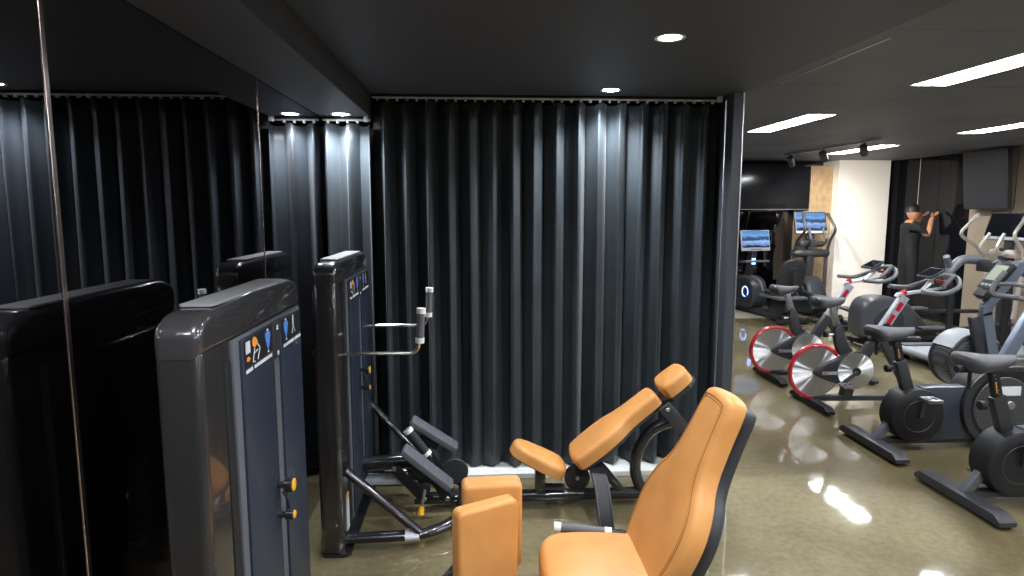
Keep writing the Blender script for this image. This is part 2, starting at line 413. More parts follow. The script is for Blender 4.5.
def rail(x0, x1, z, label):
    t = thing('curtain_rail', label, 'curtain rail', ((x0 + x1) / 2, 3.93, z))
    bm = B(); box(bm, x0, x1, 3.955, 3.985, z - .022, z, .003); link('track', bm, 'white', t)
    bm = B(); box(bm, x0, x1, 3.935, 3.95, z - .014, z, 0); link('lip', bm, 'black', t)
    bm = B(); n = int((x1 - x0) / .059)
    for k in range(n): x = x0 + .03 + k * .059; box(bm, x - .007, x + .007, 3.957, 3.983, z - .036, z - .020, .002)
    g = link('gliders', bm, 'white', t); g['kind'] = 'stuff'
    bm = B(); box(bm, x1 - .03, x1 - .003, 3.90, 3.93, z - .034, z, .002); link('end_bracket', bm, 'white', t)
rail(-.62, 1.515, ZL, 'white curtain track with gliders along the middle ceiling')
rail(XM + .01, -.635, ZB, 'short white curtain track under the ceiling beam')

# ------------------------------------------------------------------ downlights
def downlight(x, y, z, label, watts, vis=True):
    t = thing('downlight', label, 'downlight', (x, y, z), 'round recessed downlights')
    bm = B(); lathe(bm, [(.046, -.001), (.058, -.004), (.062, -.003), (.062, 0), (.046, 0)], (x, y, z), 'Z', 28); link('trim_ring', bm, 'white', t)
    bm = B(); lathe(bm, [(0, -.0015), (.046, -.0015), (.046, 0), (0, 0)], (x, y, z), 'Z', 28); link('lens', bm, 'spot_face', t)
    l = bpy.data.lights.new('downlight_lamp', 'SPOT'); l.energy = watts; l.spot_size = math.radians(135); l.spot_blend = .7; l.shadow_soft_size = .045; l.color = (.90, .95, 1)
    lo = bpy.data.objects.new('lamp', l); COL.objects.link(lo); lo.parent = t; lo.location = (0, 0, -.02)
downlight(.785, 2.61, ZL, 'round downlight in the dark ceiling, nearest one in view', SPOT_W)
downlight(.785, 3.74, ZL, 'round downlight right in front of the curtain top', SPOT_W * 1.5)
downlight(-.785, 3.84, ZB, 'round downlight in the beam above the narrow curtain', SPOT_W * 1.2)
downlight(.785, 1.45, ZL, 'round downlight above the orange seats, out of view', SPOT_W)
downlight(.785, .25, ZL, 'round downlight above the camera', SPOT_W)
downlight(-.25, 1.0, ZL, 'round downlight above the near weight tower, out of view', SPOT_W)
downlight(-.785, .5, ZB, 'round downlight in the beam behind the camera', SPOT_W * .6)

# ------------------------------------------------------------------ track with three spotlights
t = thing('track_light', 'grey ceiling track with three dark spotlights before the white column', 'track light', (4.45, 7.9, ZR))
bm = B(); box(bm, 4.43, 4.465, 6.85, 9.02, ZR - .045, ZR - .015, .003)
for y in (7.0, 8.0, 8.9): box(bm, 4.44, 4.455, y, y + .02, ZR - .016, ZR)
link('track', bm, 'light_grey', t)
for y, a in ((8.85, (6.0, 10.8, 1.1)), (8.0, (6.2, 10.25, 1.4)), (7.15, (6.6, 10.25, 1.3))):
    bm = B(); tube(bm, [(4.447, y, ZR - .04), (4.447, y, ZR - .10)], .012, 8)
    d = (V(*a) - V(4.447, y, ZR - .13)).normalized(); c = V(4.447, y, ZR - .13)
    s = link('spotlight', bm, 'dark_grey', t)
    bm = B(); tube(bm, [c - d * .10, c - d * .09, c + d * .10, c + d * .10], [.03, .045, .045, .045], 16); link('spot_body', bm, 'dark_grey', s)
    bm = B(); tube(bm, [c + d * .10, c + d * .104], .036, 16); link('spot_lens', bm, 'spot_face', s)
    l = bpy.data.lights.new('track_spot_lamp', 'SPOT'); l.energy = TRACK_W; l.spot_size = math.radians(62); l.spot_blend = .6; l.shadow_soft_size = .03; l.color = (1, .93, .84)
    lo = bpy.data.objects.new('lamp', l); COL.objects.link(lo); lo.parent = s; lo.location = c + d * .112 - wloc(s); lo.rotation_euler = d.to_track_quat('-Z', 'Y').to_euler()

# ------------------------------------------------------------------ wall screens
t = thing('wall_screen', 'very large black wall screen left of the timber slats', 'screen', (4.3, YF - .05, 1.69))
bm = B(); box(bm, 2.9, 5.56, 10.36, 10.41, 1.69, 2.41, .006); link('screen_body', bm, 'tv', t)
bm = B(); box(bm, 2.9, 5.56, 10.357, 10.362, 1.685, 1.70, 0); link('lower_bezel', bm, 'mid_grey', t)
bm = B(); box(bm, 3.5, 5.2, 10.41, YF, 1.9, 2.3, 0); link('wall_mount', bm, 'black', t)
t = thing('wall_screen', 'dark grey tilted wall screen hanging above the silver-armed trainer', 'screen', (XR, 8.32, 1.7))
M_ = Matrix.Translation((XR - .16, 8.17, 1.70)) @ Matrix.Rotation(math.radians(-6), 4, 'Y')
bm = B(); box(bm, -.03, .03, -.37, .37, 0, .78, .008, M_); link('screen_body', bm, 'tv_grey', t)
bm = B(); box(bm, -.034, -.029, -.355, .355, .015, .765, 0, M_); link('screen_face', bm, 'tv_grey', t)
bm = B(); box(bm, XR - .14, XR, 8.05, 8.30, 2.0, 2.2, .004); link('wall_mount', bm, 'black', t)

# ------------------------------------------------------------------ weight-stack machines
YD = .85
def tower(t, y0):
    xl, xr = -.765, -.655
    o_ = rrect(xl, xr, y0, y0 + YD, .025)
    bm = B(); prism(bm, o_, 1.335, frame((0, 0, .02 + 1.335 / 2), (1, 0, 0), (0, 1, 0)), bev=.003); body = link('column', bm, 'shroud', t)
    bm = B(); prism(bm, rrect(xl - .006, xr + .03, y0 - .006, y0 + YD + .006, .034), .02, frame((0, 0, .01), (1, 0, 0), (0, 1, 0)), bev=.004); link('base_plate', bm, 'black_gloss', t)
    # rear frame post against the mirror
    bm = B(); box(bm, xl - .028, xl, y0 + .10, y0 + YD - .08, .0, 1.31, .01); link('back_frame', bm, 'black_gloss', t)
    # cap, rolled over at the front
    out = [(y0 - .001, 1.346), (y0 - .001, 1.392)]
    for j in range(1, 9):
        a = PI / 2 * j / 8; out.append((y0 - .001 + .10 * (1 - math.cos(a)), 1.392 + .060 * math.sin(a)))
    out += [(y0 + .40, 1.460), (y0 + .74, 1.457)]
    for j in range(1, 7):
        a = PI / 2 * j / 6; out.append((y0 + .74 + .116 * math.sin(a), 1.397 + .06 * math.cos(a)))
    out += [(y0 + .856, 1.346)]
    bm = B(); prism(bm, out, .1125, XF(-.7097), bev=.026, seg=6); cap = link('cap', bm, 'cap', t)
    bm = B(); M = frame((-.710, y0 + .36, 1.4545), (1, 0, 0), (0, 1, 0)); pad(bm, rrect(-.043, .043, -.24, .36, .012), .0065, M, r=.002, crown=.0005, k=0); link('cap_inset', bm, 'cap_inset', cap)
    # side cover: frame, two navy panels, black slot for the selector
    bm = B(); box(bm, xr - .003, xr + .008, y0 + .185, y0 + .815, .10, 1.352, .003); fr = link('side_cover', bm, 'panel_frame', t)
    bm = B(); box(bm, xr + .006, xr + .016, y0 + .225, y0 + .485, .12, 1.346, .004); pa = link('side_panel', bm, 'navy', t)
    bm = B(); box(bm, xr + .006, xr + .016, y0 + .565, y0 + .80, .12, 1.346, .004); pb = link('side_panel', bm, 'navy', t)
    bm = B(); box(bm, xr + .002, xr + .0095, y0 + .488, y0 + .512, .12, 1.22, .001); link('selector_slot', bm, 'black', t)
    bm = B(); box(bm, xr + .004, xr + .014, y0 + .490, y0 + .56, 1.225, 1.346, .003); link('counter_plate', bm, 'dark_grey', t)
    bm = B(); box(bm, xr - .001, xr + .003, y0 + .135, y0 + .18, .2, 1.30, .001); link('shadow_gap', bm, 'black', t)
    xs = xr + .016
    # instruction placards (flat print)
    for p, a, b in ((pa, y0 + .24, y0 + .478), (pb, y0 + .575, y0 + .792)):
        bm = B(); box(bm, xs, xs + .0015, a, b, 1.262, 1.340); pl = link('placard', bm, 'black', p, 0)
        bm = B(); box(bm, xs + .0015, xs + .002, a + .008, b - .008, 1.2625, 1.264); box(bm, xs + .0015, xs + .002, a + .004, b - .004, 1.337, 1.3385); link('placard_rule', bm, 'white_print', pl, 0) if False else bm.free()
    def prn(name, m, polys, p):
        bm = B()
        for q in polys: prism(bm, [(y0 + u, v) for u, v in q], .0008, XF(xs + .0022))
        link(name, bm, m, p, 0)
    def ln(a, b, w_=.004):
        d = V(b[0] - a[0], b[1] - a[1], 0).normalized() * w_ / 2; return [(a[0] - d.y, a[1] + d.x), (b[0] - d.y, b[1] + d.x), (b[0] + d.y, b[1] - d.x), (a[0] + d.y, a[1] - d.x)]
    prn('print_sheet', 'white_print', [[(.248, 1.300), (.248, 1.334), (.282, 1.334), (.282, 1.300)]], pa)
    prn('print_thigh', 'orange_print', [[(.303, 1.312), (.300, 1.330), (.312, 1.338), (.330, 1.334), (.345, 1.318), (.322, 1.306)], [(.25, 1.280), (.262, 1.292), (.280, 1.284), (.268, 1.276)]], pa)
    prn('print_legs', 'white_print', [ln((.318, 1.305), (.300, 1.268)), ln((.342, 1.312), (.362, 1.296)), ln((.362, 1.296), (.340, 1.266)), ln((.300, 1.268), (.318, 1.265)), ln((.312, 1.290), (.345, 1.296), .003)], pa)
    for dx, p in ((0, pa), (.185, pb)):
        prn('print_torso', 'blue_print', [[(.408 + dx, 1.322), (.418 + dx, 1.330), (.446 + dx, 1.330), (.458 + dx, 1.322), (.446 + dx, 1.292), (.434 + dx, 1.272), (.420 + dx, 1.292)]], p)
        prn('print_head', 'white_print', [[(.425 + dx, 1.332), (.429 + dx, 1.3385), (.437 + dx, 1.3385), (.441 + dx, 1.332)], ln((.434 + dx, 1.272), (.434 + dx, 1.266), .01)], p)
    prn('print_legs', 'white_print', [ln((.70, 1.336), (.70, 1.30), .012), ln((.70, 1.30), (.685, 1.275)), ln((.70, 1.30), (.722, 1.275))], pb)
    prn('print_line', 'white_print', [[(a, 1.246), (a, 1.256), (b, 1.256), (b, 1.246)] for a, b in ((.243, .295), (.31, .465))], pa)
    prn('print_line', 'white_print', [[(.585, 1.246), (.585, 1.256), (.70, 1.256), (.70, 1.246)], [(.71, 1.246), (.71, 1.256), (.785, 1.256), (.785, 1.246)]], pb)
    prn('print_icon', 'white_print', [[(.52, 1.318), (.52, 1.332), (.535, 1.332), (.535, 1.318)], [(.52, 1.236), (.52, 1.25), (.535, 1.25), (.535, 1.236)]], pa)
    # selector knobs
    for z, r, yy in ((.824, .024, .468), (.727, .017, .462)):
        c = V(xr + .012, y0 + yy, z)
        bm = B(); lathe(bm, [(0, 0), (.010, 0), (.010, .024), (r, .028), (r, .05), (r - .003, .053), (0, .053)], c, 'X', 24); k = link('selector_knob', bm, 'black_gloss', t)
        bm = B(); lathe(bm, [(r - .004, .051), (r - .004, .056), (r - .009, .058), (0, .058)], c, 'X', 24); link('knob_face', bm, 'yellow', k)
    bm = B(); tube(bm, [(xr + .03, y0 + .468, .80), (xr + .035, y0 + .50, .76), (xr + .03, y0 + .53, .72), (xr + .035, y0 + .50, .695), (xr + .03, y0 + .465, .72)], .003, 6, fr=.02); link('pin_cord', bm, 'black', t)
def apad(t, name, out, th, M, stitch=True, **k):
    bm = B(); pad(bm, out, th, M, **k); p = link(name, bm, 'leather', t)
    return p

# ---- near machine: hip adductor
m1 = thing('hip_machine', 'near hip adductor machine with grey weight tower and upright orange seat', 'gym machine', (-.71, 1.92, 0), 'weight stack machines by the mirror')
tower(m1, 1.5)
YS = 1.95
bm = B(); tube(bm, [(-.66, YS, .075), (.95, YS, .075)], .035, 12); link('spine_tube', bm, 'black_gloss', m1)
for x in (.92,):
    bm = B(); tube(bm, [(x, YS - .3, .035), (x, YS + .3, .035)], .033, 12); link('foot_bar', bm, 'black_gloss', m1)
bm = B(); bar(bm, (.40, YS, .08), (.40, YS, .46), .08, .08); link('seat_post', bm, 'black_gloss', m1)
bm = B(); box(bm, .24, .58, YS - .13, YS + .13, .44, .462, .006); link('seat_plate', bm, 'black', m1)
apad(m1, 'seat', [(-.19, -.15), (-.20, -.02), (-.19, .14), (-.12, .20), (.10, .185), (.20, .15), (.22, -.15), (.10, -.185), (-.12, -.20)], .092, frame((.40, YS, .462), (1, 0, 0), (0, 1, 0)), r=.035, crown=.012)
bd = V(.29, 0, .66).normalized(); Mb = frame((.492, YS, .458), bd, (0, -1, 0))
if (Mb.to_3x3() @ V(0, 0, 1)).x > 0: Mb = frame((.492, YS, .458), bd, (0, 1, 0))
bo = [(-.02, -.15), (-.02, .15), (.12, .215), (.28, .235), (.38, .20), (.45, .138), (.58, .115), (.69, .108), (.725, .085), (.725, -.085), (.69, -.108), (.58, -.115), (.45, -.138), (.38, -.20), (.28, -.235), (.12, -.215)]
Mbk = Mb @ Matrix.Translation((0, 0, -.062))
apad(m1, 'backrest', bo, .062, Mbk, r=.03, crown=.012)
bp = chaikin(bo, 2); bp = bp if area(bp) > 0 else bp[::-1]
bm = B(); prism(bm, inset(bo, -.018), .05, Mbk @ Matrix.Translation((0, 0, -.026)), k=2, bev=.006); link('back_shell', bm, 'dark_grey', m1)
for d_ in (.030, .040):
    bm = B(); q = inset(bp, d_); zz = .0865
    tube(bm, [Mbk @ V(x, y, .0632) for x, y in q] + [Mbk @ V(q[0][0], q[0][1], .0632)], .0011, 5); link('stitching', bm, 'stitch', m1)
bm = B(); bar(bm, (.60, YS, .40), (.765, YS, .80), .07, .04); link('back_post', bm, 'black_gloss', m1)
bm = B(); bar(bm, (.45, YS, .10), (.66, YS, .50), .07, .06); link('back_support', bm, 'black_gloss', m1)
# leg pads on swinging arms
pr_ = [(-.115, -.16), (.115, -.16), (.115, .16), (-.115, .16)]
def legpad(c, rz, tilt, th, w_, h_):
    u = V(math.cos(rz), math.sin(rz), 0); v = V(0, 0, 1); M = frame(c, u, v)
    return rrect(-w_, w_, -h_, h_, .022), th, M
o_, th, M = legpad((.045, 2.155, .605), 0.06, 0, .085, .105, .155); apad(m1, 'leg_pad', o_, th, M, r=.02, crown=.006, k=0, back_r=.012)
o_, th, M = legpad((.01, 1.945, .60), .47, 0, .06, .108, .17); apad(m1, 'leg_pad', o_, th, M, r=.014, crown=.004, k=0, back_r=.010)
for y, yy in ((2.17, 2.2), (1.96, 1.99)):
    bm = B(); tube(bm, [(-.25, YS + (.05 if y > 2.1 else -.03), .30), (-.05, yy + .02, .40), (.03, yy + .0, .58)], .022, 10, fr=.08); link('pad_arm', bm, 'black_gloss', m1)
bm = B(); tube(bm, [(-.25, YS, .06), (-.25, YS, .36)], .045, 16); link('pivot_post', bm, 'black_gloss', m1)
bm = B(); tube(bm, [(.30, 2.23, .515), (.48, 2.20, .505)], .017, 12); gb = link('side_handle', bm, 'grip_grey', m1)
for a, b in (((.285, 2.232, .5158), (.31, 2.228, .5145)), ((.47, 2.202, .5055), (.495, 2.198, .504))):
    bm = B(); tube(bm, [a, b], .0185, 12); link('handle_end', bm, 'white', gb)
bm = B(); tube(bm, [(.48, 2.20, .505), (.56, 2.19, .50), (.62, 2.12, .47), (.62, YS, .44)], .014, 10, fr=.05); link('handle_bracket', bm, 'black_gloss', m1)

# ---- far machine: reclining leg press / calf machine
m2 = thing('leg_machine', 'far reclining leg machine with foot plates, handles and orange pads before the curtain', 'gym machine', (-.71, 3.38, 0), 'weight stack machines by the mirror')
tower(m2, 2.96)
YS = 3.45
for yy, z, xx in ((3.10, .990, -.285), (3.715, 1.016, -.288)):
    bm = B(); tube(bm, [(-.80, yy, z), (xx - .012, yy, z), (xx + .004, yy, z + .08)], .0095, 10, fr=.06); h = link('handle_rod', bm, 'chrome', m2)
    gz = z + .055
    bm = B(); tube(bm, [(xx + .002, yy, gz), (xx + .012, yy, gz + .165)], .0195, 14); link('hand_grip', bm, 'grip_grey', h)
    for a in (0, .148):
        bm = B(); f_ = a / .165; tube(bm, [(xx + .002 + .01 * f_, yy, gz + a - .004), (xx + .0032 + .01 * f_, yy, gz + a + .022)], .0225, 14); link('grip_collar', bm, 'white', h)
    bm = B(); disc(bm, (-.80, yy, z), .018, .016, 'X', 16); link('rod_end', bm, 'black_gloss', h)
def obl(pts, r=.032, fr=.14):
    bm = B(); tube(bm, pts, r, 12, fr=fr, sq=.8); return bm
link('base_tube', obl([(-.70, 3.035, .055), (-.25, 3.065, .055), (-.085, 3.20, .07), (-.085, 3.45, .09)]), 'black_gloss', m2)
link('base_tube', obl([(-.70, 3.80, .055), (-.28, 3.78, .055), (-.085, 3.66, .07), (-.085, 3.45, .09)]), 'black_gloss', m2)
bm = B(); tube(bm, [(-.655, 3.03, .42), (-.30, 3.06, .07)], .030, 12, sq=.75); link('diagonal_brace', bm, 'black_gloss', m2)
bm = B(); tube(bm, [(-.655, 3.80, .52), (-.26, 3.78, .075)], .026, 12, sq=.75); link('diagonal_brace', bm, 'black_gloss', m2)
bm = B(); tube(bm, [(-.36, YS, .065), (1.16, YS, .065)], .034, 14); link('spine_tube', bm, 'black_gloss', m2)
bm = B(); tube(bm, [(1.14, YS - .28, .04), (1.14, YS + .28, .04)], .032, 12); link('foot_bar', bm, 'black_gloss', m2)
bm = B(); tube(bm, [(-.64, YS, .275), (-.36, YS, .29)], .042, 16); link('upper_tube', bm, 'black_gloss', m2)
bm = B(); box(bm, -.63, -.40, 3.40, 3.50, .17, .20, .004); link('tube_tag', bm, 'light_grey', m2)
bm = B(); box(bm, -.654, -.652, 3.03, 3.085, .10, .285, 0); wl_ = link('warning_label', bm, 'white_print', m2, 0)
bm = B(); box(bm, -.652, -.6515, 3.03, 3.085, .262, .285, 0); link('label_stripe', bm, 'orange_print', wl_, 0)
bm = B(); tube(bm, [(-.37, 3.052, .0555), (-.30, 3.0565, .0555)], .0335, 12, sq=.8); link('tube_sticker', bm, 'white_print', m2)
# linkage
for a, b, yy in (((-.46, .28), (-.30, .10), 3.37), ((-.46, .28), (-.30, .10), 3.56), ((-.28, .27), (-.17, .10), 3.37), ((-.28, .27), (-.17, .10), 3.56)):
    bm = B(); bar(bm, (a[0], yy, a[1]), (b[0], yy, b[1]), .02, .055, .006); l = link('link_arm', bm, 'black', m2)
    for p in (a, b):
        bm = B(); disc(bm, (p[0], yy - .012, p[1]), .014, .01, 'Y', 16); link('bolt', bm, 'alu', l)
bm = B(); disc(bm, (-.13, 3.50, .20), .075, .02, 'Y', 28); link('cam_disc', bm, 'dark_grey', m2)
def footplate(a, b, yc, wd):
    a = V(a[0], yc, a[1]); b = V(b[0], yc, b[1]); d = b - a; L = d.length
    M = frame((a + b) / 2, d, (0, 1, 0))
    if (M.to_3x3() @ V(0, 0, 1)).z < 0: M = frame((a + b) / 2, d, (0, -1, 0))
    bm = B(); prism(bm, rrect(-L / 2, L / 2, -wd / 2, wd / 2, .02), .035, M, bev=.006); p = link('foot_plate', bm, 'foot_grey', m2)
    for k in range(9):
        u = -L / 2 + .035 + k * (L - .07) / 8
        bm = B(); box(bm, u - .004, u + .004, -wd / 2 + .012, wd / 2 - .012, .0165, .0195, 0, M); link('tread_rib', bm, 'foot_grey', p, 0)
    bm = B(); c = M @ V(0, 0, -.03); box(bm, -.06, .06, -.03, .03, -.07, -.017, .006, M); link('plate_bracket', bm, 'black', p)
footplate((-.405, .405), (-.145, .185), 3.33, .125)
footplate((-.385, .475), (-.125, .300), 3.60, .125)
bm = B(); a, b = V(-.40, 3.50, .455), V(-.285, 3.50, .30); tube(bm, [a, b], .026, 14); rg = link('roller_grip', bm, 'rubber', m2)
for p, q in ((a, a + (b - a) * .12), (b - (b - a) * .12, b)):
    bm = B(); tube(bm, [p, q], .028, 14); link('roller_end', bm, 'white', rg)
bm = B(); tube(bm, [(-.285, 3.50, .30), (-.25, 3.50, .22)], .012, 8); link('roller_stem', bm, 'black', rg)
bm = B(); tube(bm, [(-.285, 3.27, .20), (-.305, 3.24, .10)], .008, 10); lv = link('release_lever', bm, 'alu', m2)
bm = B(); disc(bm, (-.285, 3.28, .205), .030, .03, 'Y', 18); link('lever_hub', bm, 'black', lv)
bm = B(); tube(bm, [(-.302, 3.245, .115), (-.308, 3.235, .075)], [.014, .019], 14); link('lever_knob', bm, 'yellow', lv)
# seat, backrest, head pad
sd = V(.30, 0, -.155).normalized(); Ms = frame((.325, YS, .265), sd, (0, 1, 0))
apad(m2, 'seat', [(-.155, -.05), (-.165, .03), (-.13, .09), (.0, .115), (.10, .125), (.165, .10), (.18, .0), (.165, -.10), (.10, -.125), (.0, -.115), (-.12, -.09)], .07, Ms, r=.03, crown=.014)
bm = B(); prism(bm, [(-.13, -.07), (.14, -.09), (.14, .09), (-.13, .07)], .016, Ms @ Matrix.Translation((0, 0, -.008)), k=2, bev=.003); link('seat_plate', bm, 'black', m2)
bm = B(); bar(bm, (.355, YS, .08), (.355, YS, .25), .06, .06); link('seat_post', bm, 'black_gloss', m2)
bd = V(1.022 - .545, 0, .682 - .30).normalized(); o0 = V(.535, YS, .285)
Mb = frame(o0, bd, (0, 1, 0))
if (Mb.to_3x3() @ V(0, 0, 1)).x > 0: Mb = frame(o0, bd, (0, -1, 0))
Mbk = Mb @ Matrix.Translation((0, 0, -.045))
bo2 = [(.0, -.12), (.0, .12), (.07, .145), (.20, .150), (.30, .135), (.36, .105), (.46, .095), (.58, .092), (.605, .07), (.605, -.07), (.58, -.092), (.46, -.095), (.36, -.105), (.30, -.135), (.20, -.150), (.07, -.145)]
apad(m2, 'backrest', bo2, .075, Mbk, r=.03, crown=.01)
bm = B(); prism(bm, inset(bo2, -.010), .022, Mbk @ Matrix.Translation((0, 0, -.012)), k=2, bev=.004); link('back_shell', bm, 'dark_grey', m2)
apad(m2, 'head_pad', [(.635, -.10), (.635, .10), (.70, .115), (.80, .10), (.825, .06), (.825, -.06), (.80, -.10), (.70, -.115)], .08, Mbk, r=.03, crown=.01)
bm = B(); prism(bm, [(.60, -.095), (.60, .095), (.83, .10), (.83, -.10)], .03, Mbk @ Matrix.Translation((0, 0, -.016)), k=1, bev=.004); link('head_shell', bm, 'dark_grey', m2)
bm = B(); bar(bm, (1.03, 3.335, .62), (1.15, 3.335, .475), .02, .075, .008); hb = link('hinge_plate', bm, 'dark_grey', m2)
bm = B(); disc(bm, (1.05, 3.322, .60), .012, .008, 'Y', 16); link('bolt', bm, 'alu', hb)
bm = B(); tube(bm, [(1.13, 3.40, .52), (.99, 3.41, .47), (.92, 3.44, .34), (.90, YS, .20), (.95, YS, .07)], .033, 12, fr=.10); link('curved_post', bm, 'black_gloss', m2)
bm = B(); bar(bm, (.665, YS, .275), (.83, YS, .085), .05, .05); link('support_strut', bm, 'black_gloss', m2)
bm = B(); disc(bm, (.575, YS + .03, .155), .075, .03, 'Y', 28); pu = link('pulley', bm, 'black_gloss', m2)
bm = B(); disc(bm, (.575, YS + .013, .155), .012, .012, 'Y', 14); link('bolt', bm, 'alu', pu)
bm = B(); bar(bm, (.38, YS, .115), (.50, YS, .11), .06, .02); link('adjust_plate', bm, 'dark_grey', m2)
bm = B(); pts = fillet([(.655, 3.40, .285), (.665, 3.24, .24), (.662, 3.12, .14), (.668, 3.06, .015)], .15)
for k in range(len(pts) - 1): bar(bm, pts[k], pts[k + 1] + (pts[k + 1] - pts[k]) * .12, .078, .03, 0, side=(1, 0, 0))
cs = link('curved_strut', bm, 'black', m2)
for k in (-1, 1):
    bm = B(); tube(bm, [p + V(k * .036, -.018, .004) for p in pts], .005, 6); link('strut_edge', bm, 'dark_grey', cs)
bm = B(); bar(bm, (.63, 3.06, .02), (.71, 3.06, .02), .10, .03); link('strut_foot', bm, 'black', m2)

# ------------------------------------------------------------------ exercise bikes (built facing +x, origin on the floor at the rear foot)
def saddle(parent, c, s=1, m='saddle', L=.27, w_=.10):
    bm = B(); rings = []; N = 14
    for i in range(13):
        u = i / 12; x = c[0] - L * .45 + L * u
        hw = (w_ * (1 - u) ** .7 * (.55 + .45 * min(1, u * 6 + .35)) + .022) * s * (1 if u < .97 else .6) * (1 if u > .02 else .8)
        zt = c[2] + .006 * math.cos(u * 5) - .010 * u - (.012 if u < .02 else 0); th = (.075 * (1 - u) ** .8 + .032) * (.6 if u > .97 or u < .02 else 1)
        ring = []
        for k in range(N):
            a = 2 * PI * k / N; ca, sa = math.cos(a), math.sin(a); ring.append(bm.verts.new((x, c[1] + hw * math.copysign(abs(ca) ** .6, ca), zt - th * .5 + th * .5 * math.copysign(abs(sa) ** .75, sa))))
        rings.append(ring)
    for a, b in zip(rings, rings[1:]):
        for k in range(N): bm.faces.new((a[k], a[(k + 1) % N], b[(k + 1) % N], b[k]))
    bm.faces.new(rings[0][::-1]); bm.faces.new(rings[-1]); return link('saddle', bm, m, parent, 60)
def pedals(t, c, L, ang, yo, m='alu'):
    for s, a in ((-1, ang), (1, ang + PI)):
        p0 = V(c[0], s * yo, c[2]); p1 = p0 + V(math.cos(a) * L, s * .02, math.sin(a) * L)
        bm = B(); bar(bm, p0, p1, .018, .028, .004); cr = link('crank', bm, 'black' if m == 'black' else 'dark_grey', t)
        q = p1 + V(0, s * .06, 0); bm = B()
        for yy in (-.045, .045): box(bm, q.x - .05, q.x + .05, q.y + yy - .006, q.y + yy + .006, q.z - .012, q.z + .012, .003)
        for xx in (-.045, 0, .045): box(bm, q.x + xx - .007, q.x + xx + .007, q.y - .045, q.y + .045, q.z - .010, q.z + .010, .003)
        link('pedal', bm, m, cr)
def foot_beam(t, x, hw, wd, z0, z1, m='dark_grey', name='foot_beam'):
    bm = B(); prism(bm, [(-hw, z0), (hw, z0), (hw, z0 + .025), (hw - .045, z1), (-hw + .045, z1), (-hw, z0 + .025)], wd, frame((x, 0, 0), (0, 1, 0), (0, 0, 1)), bev=.003)
    f = link(name, bm, m, t)
    for s in (-1, 1):
        bm = B(); disc(bm, (x, s * (hw - .05), z0 / 2), .022, z0, 'Z', 14); link('rubber_foot', bm, 'rubber', f)
    return f
def turned_disc(bm, c, R, t, y_near, n=96, seed=1):
    rnd = random.Random(seed); hub = .02
    f = [bm.verts.new((c[0] + hub * math.cos(2 * PI * k / n), y_near, c[2] + hub * math.sin(2 * PI * k / n))) for k in range(n)]
    o1 = [bm.verts.new((c[0] + R * math.cos(2 * PI * k / n), y_near + rnd.uniform(-.0016, .0016), c[2] + R * math.sin(2 * PI * k / n))) for k in range(n)]
    o2 = [bm.verts.new((v.co.x, y_near + t, v.co.z)) for v in o1]
    for k in range(n):
        k2 = (k + 1) % n; bm.faces.new((f[k], f[k2], o1[k2], o1[k])); bm.faces.new((o1[k], o1[k2], o2[k2], o2[k]))
    bm.faces.new(f); bm.faces.new(o2); return bm
